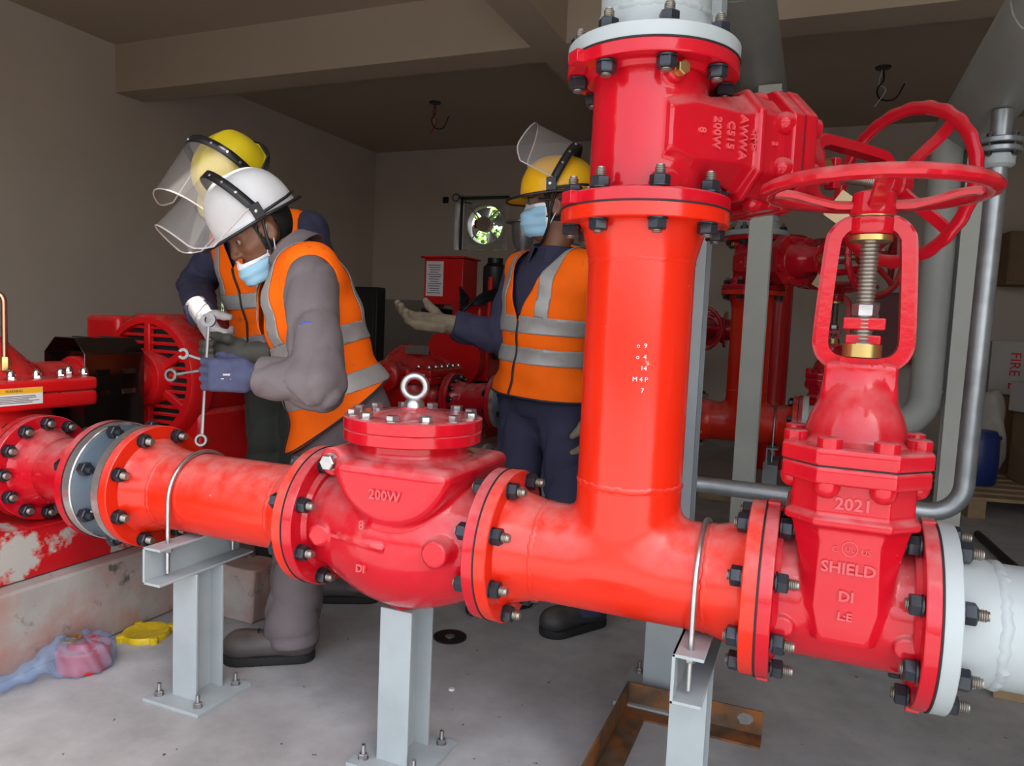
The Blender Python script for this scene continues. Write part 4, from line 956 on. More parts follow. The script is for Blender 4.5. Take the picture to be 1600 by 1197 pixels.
bush((-4.75, YB+2.6, 1.9), 1.25, 'leafy green shrub outside the back wall opening', 3)
bush((XL-2.4, (wy0+wy1)/2+1.3, 1.2), 1.0, 'leafy green shrub outside the left wall opening', 4)
# conduit box and cable loop beside the fan
bx_ = on_back(697, 313); jb = thing('wall_socket', 'small dark electrical box on the back wall left of the fan', 'socket box', (bx_[0], YB, bx_[2]))
MB().box((0, -0.012, 0), (0.075, 0.022, 0.075)).build('case', m_black, jb, 0.004); MB().box((0.01, -0.025, 0.005), (0.035, 0.004, 0.035)).build('face', m_dark, jb)
cp = on_back(713, 309); ca = MB().tube(arc((cp[0], YB-0.012, cp[2]), 0.045, 0.5, 0.5+2*PI, 24)+[np.array((cp[0]+0.10, YB-0.02, cp[2]-0.06)), np.array((cp[0]+0.2, YB+0.02, cp[2]-0.07))], 0.006, 8).build('cable', m_black); tag(ca, 'thin black cable loop at the corner of the fan opening', 'cable')
# ceiling outlets with dangling wires
for (q, lbl) in (((-3.27, 5.0), 'ceiling outlet with loose wires left of the pointing man'), ((0.676, 5.05), 'ceiling outlet with loose wires above the tilted wheel')):
    t = thing('ceiling_outlet', lbl, 'wire', (q[0], q[1], ZC))
    MB().lathe([(0, 0), (0.06, 0), (0.055, -0.012), (0, -0.014)], 20).build('rose', m_black, t)
    MB().tube(smooth_path([(0, 0, -0.01), (0.01, 0, -0.10), (-0.03, 0.0, -0.17), (0.0, 0.02, -0.24), (0.10, 0.0, -0.25), (0.16, 0, -0.14)], 6), 0.006, 8).build('wire', m_black, t)
    MB().tube(smooth_path([(0, 0, -0.01), (-0.02, 0.01, -0.12), (0.03, 0, -0.18), (-0.04, 0, -0.30)], 6), 0.005, 8).build('wire', m_white if q[0] > 0 else m_pump, t)
# ------------------------------------------------------------------ small things on the floor
dc = np.array((-0.739, 0.662)); dm_ = thing('cutting_disc', 'dark round grinding disc lying flat on the floor', 'disc', (dc[0], dc[1], 0))
MB().ring(0.011, 0.057, 0.0, 0.004, 40).build('disc', m_black, dm_); MB().ring(0.009, 0.016, 0.003, 0.0055, 24).build('centre_ring', m_steel, dm_)
pb_ = MB().lathe([(0, 0), (0.010, 0), (0.008, 0.004), (0, 0.005)], 12).build('pebble', m_white); pb_.location = (-0.57, 0.345, 0); tag(pb_, 'small white chip lying on the floor near the check valve post', 'chip')
m_yc = mat('yellow_plastic_cap', (0.72, 0.50, 0.012), 0.45, noise=(30, 0.25))
yc = thing('flange_cover', 'yellow plastic flange cover lying on the floor by the plinth', 'plastic cover', (-1.628, 0.205, 0.0), rotz=0.35)
MB().lathe([(0, 0.012), (0.05, 0.013), (0.062, 0.018), (0.070, 0.018), (0.074, 0.010), (0.074, 0.0), (0.066, 0.0), (0.062, 0.009), (0, 0.006)], 40).build('disc', m_yc, yc)
for k in range(4):
    a = PI/4+PI/2*k; MB().lathe([(0, 0), (0.014, 0), (0.014, 0.016), (0.010, 0.020), (0, 0.020)], 16, Matrix.Translation((0.078*math.cos(a), 0.078*math.sin(a), 0))).build('lug', m_yc, yc)
# wrapped valve in a blue plastic bag
bg = thing('wrapped_part', 'red part wrapped in a clear blue plastic bag on the floor', 'plastic bag', (-1.605, -0.035, 0.0))
MB().lathe([(0, 0.004), (0.072, 0.004), (0.075, 0.01), (0.075, 0.062), (0.07, 0.068), (0.045, 0.07), (0.04, 0.085), (0, 0.085)], 36).build('red_part', m_pump, bg)
MB().ring(0.02, 0.030, 0.086, 0.094, 24, Matrix.Translation((-0.03, -0.02, 0))).build('brass_ring', m_brass, bg)
m_film = bpy.data.materials.new('blue_plastic_film'); m_film.use_nodes = True; nt = m_film.node_tree; nt.nodes.clear()
o_ = nt.nodes.new('ShaderNodeOutputMaterial'); mx_ = nt.nodes.new('ShaderNodeMixShader'); tr_ = nt.nodes.new('ShaderNodeBsdfTransparent'); pr_ = nt.nodes.new('ShaderNodeBsdfPrincipled')
tr_.inputs[0].default_value = (0.76, 0.84, 0.95, 1); pr_.inputs['Base Color'].default_value = (0.40, 0.52, 0.72, 1); pr_.inputs['Roughness'].default_value = 0.15; mx_.inputs[0].default_value = 0.24
nt.links.new(tr_.outputs[0], mx_.inputs[1]); nt.links.new(pr_.outputs[0], mx_.inputs[2]); nt.links.new(mx_.outputs[0], o_.inputs[0])
def bagf(P):
    r = np.random.RandomState(3); d = s_cyl(P, (0, 0, 0.003), (0, 0, 0.088), 0.088, 0.078, r=0.02)
    d = smin(d, s_cone(P, (-0.02, -0.06, 0.07), (-0.045, -0.15, 0.03), 0.035, 0.022), 0.03); d = smin(d, s_cone(P, (-0.045, -0.15, 0.03), (-0.055, -0.27, 0.024), 0.020, 0.018), 0.02)
    d = smin(d, s_cone(P, (-0.055, -0.26, 0.024), (-0.060, -0.34, 0.028), 0.014, 0.024), 0.02)
    a = np.arctan2(P[:, 1], P[:, 0])
    return d+0.0040*np.sin(a*7+P[:, 2]*60+np.sin(a*3)*2)+0.0035*np.sin(P[:, 0]*70+P[:, 1]*90+P[:, 2]*50)
V, F = sdf_mesh(bagf, (-0.16, -0.38, 0.0005), (0.12, 0.12, 0.13), 0.006); bo_ = raw_obj('film', V, F, m_film, bg)
# black bundle on the floor behind the valve
# ------------------------------------------------------------------ clutter by the right of the back wall
m_card = mat('brown_cardboard', (0.28, 0.18, 0.10), 0.8, noise=(5, 0.12)); m_wood = mat('pallet_wood', (0.36, 0.24, 0.13), 0.75, noise=(9, 0.25)); m_bluep = mat('blue_barrel_plastic', (0.015, 0.03, 0.16), 0.4); m_sack = mat('cream_sack', (0.42, 0.38, 0.32), 0.8, noise=(6, 0.2)); m_darkred = mat('dark_red_cabinet_paint', (0.22, 0.01, 0.012), 0.4)
pa_ = thing('wooden_pallet', 'wooden pallet on the floor at the far right', 'pallet', (1.75, 4.3, 0), rotz=0.2)
for k in range(6): MB().box((0, -0.45+0.18*k, 0.125), (1.2, 0.11, 0.022)).build('plank', m_wood, pa_, 0.002)
for k in range(3): MB().box((-0.53+0.53*k, 0, 0.057), (0.10, 1.0, 0.113)).build('bearer', m_wood, pa_, 0.002)
ba = thing('barrel', 'dark blue plastic barrel behind the galvanised drain pipe', 'barrel', (1.40, 4.22, 0.137)); MB().lathe([(0, 0), (0.11, 0), (0.12, 0.02), (0.125, 0.15), (0.12, 0.32), (0.10, 0.36), (0, 0.365)], 32).build('drum', m_bluep, ba); MB().ring(0.11, 0.130, 0.31, 0.33, 32).build('hoop', m_bluep, ba)
def carton(name, c, d, rz, label, m, flaps=True, rx=0.0):
    t = thing(name, label, 'box', c, rotz=rz); t.rotation_euler = (rx, 0, rz); MB().box((0, 0, d[2]/2), d).build('case', m, t, 0.003)
    if flaps:
        MB().box((-d[0]*0.25, 0, d[2]+0.003), (d[0]*0.49, d[1], 0.005)).build('flap', m, t); MB().box((d[0]*0.25, 0, d[2]+0.003), (d[0]*0.49, d[1], 0.005)).build('flap', m, t)
    return t
m_wbox = mat('white_carton', (0.42, 0.39, 0.36), 0.7)
c1 = carton('equipment_carton', (1.92, 5.20, 0.0), (0.60, 0.45, 0.69), 0.08, 'brown cardboard carton standing behind the pallet', m_card)
c2 = carton('equipment_carton', (1.80, 5.16, 0.702), (0.50, 0.30, 0.40), 0.10, 'white carton with red lettering on the brown carton', m_wbox, False)
text_obj('lettering', 'FIRE', 0.10, 0.0006, frame((-0.09, -0.1512, 0.23), (0, 0, -1), (1, 0, 0), (0, -1, 0)), m_pump, c2); text_obj('lettering', 'E', 0.10, 0.0006, frame((-0.09, -0.1512, 0.07), (0, 0, -1), (1, 0, 0), (0, -1, 0)), m_pump, c2)
c3 = carton('equipment_carton', (1.90, 4.42, 0.137), (0.42, 0.40, 0.48), 0.2, 'dark brown carton standing on the pallet', m_card)
c4 = carton('equipment_carton', (1.86, 4.42, 0.629), (0.44, 0.30, 0.20), 0.55, 'cream flat carton lying on the pallet carton', m_wbox, False)
wbx = thing('wall_box', 'brown box fixed on the back wall at the right edge', 'wall box', (2.15, YB-0.20, 1.62), rotz=0.12); MB().box((0, 0, 0.24), (0.56, 0.32, 0.48)).build('case', m_card, wbx, 0.004); MB().box((-0.02, -0.164, 0.24), (0.5, 0.01, 0.42)).build('door', m_card, wbx, 0.003)
r3 = thing('red_riser', 'dim red riser at the back, mostly hidden behind the far riser', 'pipe', (0.05, 4.7, 0)); pipe_mb(Matrix(), 0.0, 1.55, 0.10, 40).build('pipe', m_pump, r3); MB().ring(0.05, 0.16, 1.525, 1.55, 48).build('flange', m_pump, r3)
g4 = copy_tree(gv2); g4['label'] = 'dim red sideways gate valve at the back, above the far sideways valve'
g4.matrix_world = frame((0.05, 4.7, 1.70), (0, 0, -1), (0, 1, 0), (1, 0, 0))
wt = px(1452, 705, 1.0)
sk = thing('sack', 'cream crumpled sack leaning by the blue barrel', 'sack', (1.50, 4.56, 0.137))
def skf(P): return smin(s_ell(P, (0, 0, 0.22), (0.13, 0.11, 0.24)), s_ell(P, (0.02, 0, 0.48), (0.08, 0.07, 0.14)), 0.06)+0.008*np.sin(P[:, 0]*60+P[:, 2]*23)*np.cos(P[:, 1]*50)
V, F = sdf_mesh(skf, (-0.2, -0.2, 0.0), (0.2, 0.2, 0.68), 0.018); raw_obj('cloth', V, F, m_sack, sk)
# jockey control panel on the back wall and the cable on the floor
cp_ = thing('control_panel', 'dark red wall panel with white notices behind the wheel frame', 'control panel', (1.06, YB-0.13, 0.85))
MB().box((0, 0, 0.34), (0.62, 0.24, 0.68)).build('case', m_darkred, cp_, 0.008); MB().box((0, -0.123, 0.34), (0.56, 0.008, 0.62)).build('door', m_darkred, cp_, 0.004)
for (x, z, w, h) in ((-0.22, 0.54, 0.10, 0.08), (-0.22, 0.42, 0.10, 0.09), (-0.22, 0.16, 0.10, 0.12), (0.15, 0.55, 0.12, 0.10)): MB().box((x, -0.129, z), (w, 0.004, h)).build('notice', m_white, cp_)
MB().box((0.12, -0.130, 0.30), (0.16, 0.006, 0.34)).build('display', m_galv, cp_)
cbl = MB().tube(smooth_path([(1.25, 3.2, 0.02), (1.32, 2.4, 0.02), (1.50, 1.8, 0.02), (1.75, 1.4, 0.02), (2.3, 1.2, 0.02)], 8), 0.020, 10).build('floor_cable', m_black); tag(cbl, 'thick dark cable lying across the floor at the right', 'cable')
tb = thing('timber_offcut', 'brown timber offcut on the floor under the grey pipe', 'timber', (1.06, 1.10, 0)); MB().box((0, 0, 0.045), (0.28, 0.09, 0.09)).build('beam', m_wood, tb, 0.003)
tb2 = thing('timber_offcut', 'long timber plank lying beyond the tee under the drain pipe', 'timber', (0.05, 3.35, 0)); MB().box((0, 0, 0.04), (0.7, 0.1, 0.08)).build('beam', m_wood, tb2, 0.003)
# ------------------------------------------------------------------ people
m_skin = mat('dark_brown_skin', (0.185, 0.078, 0.042), 0.45, noise=(20, 0.12), sss=0.05)
m_hair = mat('black_hair', (0.008, 0.007, 0.007), 0.6, bump=(160, 0.5))
m_eye = mat('eye_white', (0.30, 0.26, 0.23), 0.25); m_iris = mat('dark_iris', (0.012, 0.008, 0.006), 0.2)
m_vest = mat('fluorescent_orange_vest', (1.0, 0.145, 0.003), 0.75, spec=0.2, noise=(9, 0.07), bump=(14, 0.6), stain=((0.30, 0.10, 0.03), 9, 0.66, 0.80))
m_refl = mat('silver_reflective_tape', (0.36, 0.35, 0.33), 0.45, 0.25, noise=(30, 0.1), bump=(60, 0.15))
m_pip = mat('dark_vest_piping', (0.03, 0.025, 0.03), 0.7)
m_grey = mat('grey_work_cloth', (0.145, 0.120, 0.124), 0.85, noise=(7, 0.10), bump=(20, 0.9))
m_navy = mat('navy_work_cloth', (0.030, 0.030, 0.062), 0.85, noise=(7, 0.15), bump=(20, 0.9))
m_green = mat('dark_green_trousers', (0.032, 0.036, 0.028), 0.85, noise=(7, 0.15), bump=(20, 0.9))
m_mask = mat('blue_mask_cloth', (0.30, 0.52, 0.66), 0.8); m_mwhite = mat('white_mask_edge', (0.75, 0.76, 0.78), 0.8)
m_hwhite = mat('white_helmet_plastic', (0.66, 0.66, 0.66), 0.30, noise=(9, 0.06), stain=((0.40, 0.36, 0.28), 8, 0.64, 0.78)); m_hyel = mat('yellow_helmet_plastic', (0.80, 0.42, 0.008), 0.32, noise=(9, 0.05)); m_hyel2 = mat('lemon_helmet_plastic', (0.66, 0.50, 0.012), 0.35, noise=(9, 0.08), stain=((0.10, 0.07, 0.02), 60, 0.70, 0.75))
m_gnavy = mat('navy_knit_glove', (0.055, 0.06, 0.115), 0.85, noise=(60, 0.15), bump=(160, 0.4)); m_gtan = mat('dusty_tan_glove', (0.20, 0.16, 0.105), 0.85, noise=(25, 0.25), bump=(120, 0.4)); m_gblk = mat('olive_black_glove', (0.05, 0.048, 0.038), 0.7, noise=(25, 0.2)); m_gwht = mat('grey_white_glove', (0.42, 0.39, 0.38), 0.8, noise=(25, 0.15), bump=(120, 0.3))
m_shoe = mat('dusty_black_leather', (0.030, 0.029, 0.030), 0.5, noise=(12, 0.3), dust=((0.16, 0.13, 0.11), 0.5)); m_sole = mat('black_rubber_sole', (0.012, 0.011, 0.011), 0.8); m_shoeb = mat('dusty_brown_leather', (0.060, 0.052, 0.050), 0.55, noise=(12, 0.3), dust=((0.20, 0.16, 0.14), 0.6))
m_vis = bpy.data.materials.new('clear_visor'); m_vis.use_nodes = True; nt = m_vis.node_tree; nt.nodes.clear()
o_ = nt.nodes.new('ShaderNodeOutputMaterial'); mx_ = nt.nodes.new('ShaderNodeMixShader'); tr_ = nt.nodes.new('ShaderNodeBsdfTransparent'); pr_ = nt.nodes.new('ShaderNodeBsdfPrincipled')
tr_.inputs[0].default_value = (0.93, 0.92, 0.91, 1); pr_.inputs['Base Color'].default_value = (0.55, 0.52, 0.50, 1); pr_.inputs['Roughness'].default_value = 0.08; mx_.inputs[0].default_value = 0.15
nt.links.new(tr_.outputs[0], mx_.inputs[1]); nt.links.new(pr_.outputs[0], mx_.inputs[2]); nt.links.new(mx_.outputs[0], o_.inputs[0])
m_visedge = mat('visor_edge', (0.62, 0.54, 0.53), 0.2, alpha=0.75)

def nrm(v): v = np.asarray(v, float); return v/np.linalg.norm(v)
def basis(front, up):
    u = nrm(up); f = np.asarray(front, float); f = nrm(f-u*f.dot(u)); l = np.cross(u, f)      # left = up x front
    return np.array([l, f, u])                                                              # rows: lateral(left), front, up
def shell(name, V, F, m, parent, th=0.004, angle=60):
    o = raw_obj(name, V, F, m, parent, angle); s = o.modifiers.new('s', 'SOLIDIFY'); s.thickness = th; s.offset = 1; return o

# ---- hands
def hand_sdf(w, d, n, side, curl, spread=0.25, thumb=(0.65, 0.65, 0.35), infl=0.002, tcurl=0.5, sc=1.0):
    w = np.asarray(w, float); d = nrm(d); n = np.asarray(n, float); n = nrm(n-d*n.dot(d)); s = np.cross(d, n) if side == 'R' else np.cross(n, d)
    A = np.array([s, d, n]); prim = []
    pc = w+d*0.052*sc
    for k, (o, L) in enumerate(zip((0.031, 0.0105, -0.0105, -0.030), (0.070, 0.079, 0.073, 0.057))):
        p = w+d*0.095*sc+s*o*sc; a = 0.0; dirs = nrm(d+s*o*spread*8); cu = curl if not isinstance(curl[0], (tuple, list)) else curl[k]
        for j, fr in enumerate((0.46, 0.31, 0.23)):
            a += R_(cu[j]); q = p+(dirs*math.cos(a)+n*math.sin(a))*L*fr*sc
            prim.append((p, q, (0.0102-0.0007*j+infl)*sc, (0.0095-0.0008*j+infl)*sc)); p = q
    t0 = w+d*0.022*sc+s*0.028*sc; t1d = nrm(d*thumb[0]+s*thumb[1]+n*thumb[2]); t1 = t0+t1d*0.040*sc; t2d = nrm(t1d+d*tcurl+n*0.25*tcurl); t2 = t1+t2d*0.032*sc; t3 = t2+nrm(t2d+n*0.35)*0.022*sc
    th = [(t0, t1, (0.0165+infl)*sc, (0.013+infl)*sc), (t1, t2, (0.0125+infl)*sc, (0.011+infl)*sc), (t2, t3, (0.011+infl)*sc, (0.0085+infl)*sc)]
    def f(P):
        e = s_box(P, pc, np.array((0.042, 0.050, 0.0145+infl))*sc, 0.013*sc, A)
        e = smin(e, s_cone(P, w-d*0.05*sc, w+d*0.02*sc, 0.030*sc, 0.029*sc), 0.02)
        for a_, b_, r1, r2 in prim: e = smin(e, s_cone(P, a_, b_, r1, r2), 0.004)
        for a_, b_, r1, r2 in th: e = smin(e, s_cone(P, a_, b_, r1, r2), 0.008)
        return e
    pts = np.array([w-d*0.06]+[q for a_, q, _, _ in prim+th]+[a_ for a_, q, _, _ in prim]); return f, pts.min(0)-0.035, pts.max(0)+0.035, A
def glove(parent, w, d, n, side, curl, m, cuff=None, **k):
    f, lo, hi, A = hand_sdf(w, d, n, side, curl, **k); h = 0.0042
    o = sdf_obj('glove', f, lo, hi, h, m, parent, 70)
    if cuff: MB().lathe([(0.026, -0.075), (0.037, -0.075), (0.0385, -0.06), (0.035, -0.03), (0.033, 0.0), (0.028, 0.0)], 24, frame(np.asarray(w, float)+nrm(d)*0.008, A[0], A[2], A[1]), close=True).build('cuff', cuff, o)
    return o
# ---- shoes
def shoe(parent, ankle, toe_dir, m, L=0.285):
    d = nrm((toe_dir[0], toe_dir[1], 0)); s = np.array((-d[1], d[0], 0)); u = np.array((0, 0, 1.0)); heel = np.array((ankle[0], ankle[1], 0))-d*0.075; z0 = ankle[2]
    A = np.array([s, d, u]); T = heel+np.array((0, 0, z0))
    def up(P):
        q = (P-T)@A.T
        e = s_cone(q, (0, 0.045, 0.055), (0, L-0.055, 0.048), 0.045, 0.044); e = smin(e, s_cone(q, (0, 0.065, 0.06), (0, 0.075, 0.125), 0.046, 0.046), 0.03)
        e = smin(e, s_ell(q, (0, L-0.065, 0.05), (0.050, 0.062, 0.042)), 0.02)
        return np.maximum(e, 0.014-q[:, 2])
    def so(P):
        q = (P-T)@A.T; e = s_cone(q*np.array((1, 1, 0)), (0, 0.05, 0), (0, L-0.06, 0), 0.047, 0.056)
        return smax(e, np.abs(q[:, 2]-0.015)-0.0145, 0.006)
    c = [T+d*a+s*b+u*e for a in (-0.03, L+0.03) for b in (-0.08, 0.08) for e in (-0.01, 0.19)]; lo = np.min(c, 0); hi = np.max(c, 0)
    o = sdf_obj('shoe', up, lo, hi, 0.007, m, parent, 60); sdf_obj('sole', so, lo, hi, 0.007, m_sole, o, 50)
    for k in range(4):
        y = 0.105+0.022*k; z = 0.118-0.010*k; p = [T+s*(-0.024)+d*y+u*(z-0.004), T+d*(y+0.004)+u*(z+0.008), T+s*0.024+d*y+u*(z-0.004)]; MB().tube(smooth_path(p, 4), 0.0032, 8).build('lace', m_sole, o)
# ---- head with face
def head_sdf(c, A, infl=0.0):
    def f(P):
        q = (P-c)@A.T; x = np.abs(q[:, 0]); Q = np.stack([x, q[:, 1], q[:, 2]], 1)
        d = s_ell(q, (0, -0.012, 0.025), (0.076, 0.096, 0.094)); d = smin(d, s_ell(q, (0, 0.022, -0.030), (0.062, 0.070, 0.085)), 0.03)
        d = smin(d, s_ell(q, (0, 0.052, -0.088), (0.036, 0.036, 0.030)), 0.03)
        d = smin(d, s_cone(Q, (0.012, 0.088, 0.022), (0.045, 0.070, 0.020), 0.011, 0.009), 0.012)          # brow
        d = smin(d, s_cone(Q, (0.040, 0.062, -0.024), (0.052, 0.040, -0.020), 0.015, 0.014), 0.02)         # cheek
        d = smax(d, -s_ell(Q, (0.031, 0.100, 0.003), (0.018, 0.016, 0.011)), 0.012)                        # eye socket
        d = smin(d, s_cone(q, (0, 0.089, 0.012), (0, 0.108, -0.030), 0.008, 0.0125), 0.010)                # nose
        d = smin(d, s_ell(Q, (0.012, 0.098, -0.034), (0.010, 0.011, 0.008)), 0.006)
        d = smin(d, s_ell(q, (0, 0.086, -0.058), (0.024, 0.013, 0.006)), 0.006); d = smin(d, s_ell(q, (0, 0.084, -0.069), (0.021, 0.013, 0.007)), 0.006)
        ear = smax(s_ell(Q, (0.076, -0.008, -0.008), (0.012, 0.022, 0.033)), -s_ell(Q, (0.087, -0.002, -0.006), (0.008, 0.012, 0.020)), 0.004)
        return smin(d, ear, 0.008)-infl
    return f
def helmet(parent, c, A, m, beta, label=None, reach=0.150, vlen=0.20, stretch=1.0):
    rg = random.Random(2); hA = A
    L = lambda x, y, z: c+hA.T@np.array((x, y, z))
    zr = 0.040; n, k = 64, 18; a, b, h = 0.110, 0.135, 0.128*stretch; v = []; f = []
    for j in range(k+1):
        ph = PI/2*j/k; sr = math.sin(ph)**0.86; cz = math.cos(ph)**0.80 if math.cos(ph) > 0 else 0
        for i in range(n):
            t = 2*PI*i/n; x = a*sr*math.sin(t); y = b*sr*math.cos(t)-0.006; z = zr+h*cz
            rid = 0.007*math.exp(-(x/0.016)**2)*(1 if ph < 1.35 else 0)*math.sin(min(1, ph*2+0.4)*PI/2)
            v.append(L(x*(1+rid*0.2), y, z+rid*(0.9 if ph < 1.0 else 0.5)))
    for j in range(k):
        for i in range(n):
            if j == 0: f.append((0, n+i, n+(i+1) % n)); continue
            f.append((j*n+i, (j+1)*n+i, (j+1)*n+(i+1) % n, j*n+(i+1) % n))
    for j in range(1, 3):
        for i in range(n):
            t = 2*PI*i/n; cf = max(0, math.cos(t)); o = (0.010+0.040*cf**2+0.010*max(0, -math.cos(t)))*j/2
            v.append(L((a+o*0.8)*math.sin(t), (b+o)*math.cos(t)-0.006, zr-0.006*j*(0.4+cf)))
    for j in range(2):
        for i in range(n): f.append(((k+j)*n+i, (k+j+1)*n+i, (k+j+1)*n+(i+1) % n, (k+j)*n+(i+1) % n))
    V = np.array(v); he = thing('x', 'x', 'x') if False else raw_obj('helmet', V, f, m, parent, 50); so = he.modifiers.new('s', 'SOLIDIFY'); so.thickness = 0.0025; so.offset = -1
    E = V[(k+2)*n:(k+3)*n]; MB().tube([E[i] for i in range(n)], 0.005, 8, closed=True).build('rim_guard', m_black, he)
    # bracket over the crown, side pieces, clear visor
    dd = np.array((0, math.cos(beta), math.sin(beta))); ee = np.array((0, math.sin(beta), -math.cos(beta))); piv = np.array((0, 0.005, zr+0.018)); aw = a+0.012
    cur = [piv+np.array((aw*math.cos(t), 0, 0))+dd*reach*math.sin(t)**0.9 for t in np.linspace(0.0, PI, 33)]
    def strip(curve, e0, e1): 
        vv = [L(*(p+ee*e0)) for p in curve]+[L(*(p+ee*e1)) for p in curve]; K = len(curve); return vv, [(i, i+1, K+i+1, K+i) for i in range(K-1)]
    vv, ff = strip(cur, -0.014, 0.014); o = raw_obj('visor_bracket', np.array(vv), ff, m_black, he, 50); s_ = o.modifiers.new('s', 'SOLIDIFY'); s_.thickness = 0.004; s_.offset = 0
    for t in (0.42, 0.75, 1.15, PI-0.42, PI-0.75, PI-1.15):
        p = piv+np.array((aw*math.cos(t), 0, 0))+dd*reach*math.sin(t)**0.9; nn = nrm(np.array((math.cos(t), 0, 0))+dd*math.sin(t)); MB().lathe([(0, 0), (0.005, 0), (0.004, 0.003), (0, 0.004)], 10, axis_frame(L(*(p+nn*0.002)), hA.T@nn)).build('rivet', m_steel, o)
    vc = [p for p in cur[1:-1]]; K = len(vc); vv = []; ff = []; rows = 9
    for j in range(rows):
        for i in range(K):
            w = abs(2*i/(K-1)-1); ln = vlen*(1-0.22*max(0, (w-0.80)/0.20)**2); vv.append(L(*(vc[i]+ee*(0.006+ln*j/(rows-1))+dd*0.02*(j/(rows-1))**2*0)))
    for j in range(rows-1):
        for i in range(K-1): ff.append((j*K+i, j*K+i+1, (j+1)*K+i+1, (j+1)*K+i))
    vo = raw_obj('visor', np.array(vv), ff, m_vis, he, 60)
    edge = [vv[j*K] for j in range(rows)]+[vv[(rows-1)*K+i] for i in range(1, K)]+[vv[j*K+K-1] for j in range(rows-2, -1, -1)]
    MB().tube(edge, 0.0026, 6).build('visor_rim', m_visedge, vo)
    for sx in (-1, 1):
        p = piv+np.array((sx*aw, 0, 0)); b_ = MB(); b_.box((0, 0.0, 0.0), (0.008, 0.034, 0.044), frame(L(*p), hA[0], hA[1], hA[2])); b_.tube([L(*(p+np.array((0, -0.01, -0.012)))), L(*(p+np.array((-sx*0.012, -0.10, -0.004)))), L(*(np.array((0.05*sx, -b-0.004, zr+0.02))))], 0.005, 8); b_.build('side_clip', m_black, he, 0.003)
        MB().lathe([(0, 0), (0.006, 0), (0.005, 0.004), (0, 0.005)], 12, axis_frame(L(*(p+np.array((sx*0.004, 0.004, 0)))), hA[0]*sx)).build('rivet', m_steel, he)
    return he
def person(label, S):
    root = thing('person', label, 'person', (S['feet'][0], S['feet'][1], 0)); W0 = np.array((S['feet'][0], S['feet'][1], 0.0))
    g = {k: np.asarray(v, float)-W0 for k, v in S['J'].items()}
    T = basis(S['front'], g['neck']-g['pel']); O = g['pel']; Ls = np.linalg.norm(g['neck']-g['pel'])/0.52
    girth = S.get('girth', 1.0)
    toT = lambda P: ((P-O)@T.T)/np.array((girth, girth, Ls))
    def torso(P, infl=0.0, bulge=0.0):
        q = toT(P)
        d = s_ell(q, (0, -0.005, -0.01), (0.168, 0.125, 0.15)); d = smin(d, s_ell(q, (0, 0.012, 0.17), (0.150, 0.118, 0.19)), 0.06)
        d = smin(d, s_ell(q, (0, 0.004, 0.34), (0.172, 0.122, 0.165)), 0.06)
        d = smin(d, s_cone(q, (-0.150, -0.008, 0.425), (0.150, -0.008, 0.425), 0.062, 0.062), 0.04)
        return d-infl
    ar = lambda P, s, i0: smin(s_cone(P, g[s+'sh'], g[s+'el'], 0.064+i0, 0.049+i0), s_cone(P, g[s+'el'], g[s+'wr'], 0.049+i0, 0.039+i0), 0.02)
    lg = lambda P, s, i0: smin(s_cone(P, g[s+'hip'], g[s+'kn'], 0.088+i0, 0.066+i0), s_cone(P, g[s+'kn'], g[s+'an'], 0.066+i0, 0.069+i0*0.5), 0.03)
    c = g['head']; HA = basis(S['hfront'], S['hup']); hf = head_sdf(c, HA)
    def neck(P): return s_cone(P, g['neck']-T[2]*0.04, c-HA[2]*0.05-HA[1]*0.015, 0.058, 0.052)
    def body(P):
        d = torso(P, -0.022)
        for s in 'LR':
            d = smin(d, ar(P, s, -0.018), 0.03); d = smin(d, lg(P, s, -0.02), 0.03); d = smin(d, s_cone(P, g[s+'wr'], g[s+'wr']+nrm(S[s+'hand'][0])*0.09, 0.024, 0.010), 0.02)
            d = smin(d, s_cone(P, g[s+'an']-np.array((0, 0, 0.02)), g[s+'an']-np.array((0, 0, 0.03))+nrm((*S['toe'+s], 0))*0.09, 0.028, 0.020), 0.02)
        return smin(smin(d, neck(P), 0.03), hf(P), 0.012)
    pts = np.array([g[k] for k in g]); lo = pts.min(0)-0.22; hi = pts.max(0)+0.22
    V, F = sdf_mesh(body, lo, hi, 0.0085); bo = raw_obj('body', V, F, m_skin, root, 70)
    # clothes : upper garment (with sleeves) and trousers, folds added along the limbs
    def folds(P, a, b, k, amp, ph):
        ax = nrm(b-a); t = (P-a)@ax; r = (P-a)-t[:, None]*ax; an = np.arctan2(r[:, 0]-r[:, 1], r[:, 2]+0.3*r[:, 1]); w_ = np.sin(0.5*t*k+1.5*np.sin(an+ph)+0.8*np.sin(2*an-ph)+ph); return amp*(0.9-1.8*np.sqrt(np.abs(w_)+0.02))*(0.35+0.65*np.sin(an*1.0+ph*1.7+t*k*0.23)**2)
    def upper(P):
        d = torso(P, 0.006)
        for i, s in enumerate('LR'):
            e = ar(P, s, 0.010); nr = np.exp(-(np.linalg.norm(P-g[s+'el'], axis=1)/0.14)**2)
            e = e+folds(P, g[s+'sh'], g[s+'el'], 52, 0.0085, 1.0+i)+folds(P, g[s+'el'], g[s+'wr'], 74, 0.0105, 2.0+i)*(0.5+0.35*nr)
            cut = (P-g[s+'wr'])@nrm(g[s+'wr']-g[s+'el'])+0.012; d = smin(d, smax(e, cut, 0.006), 0.025)
        d = smin(d, smax(neck(P)-0.012, (P-g['neck'])@T[2]-0.005, 0.008), 0.02)
        return np.maximum(d, -((P-O)@T[2])-0.10)
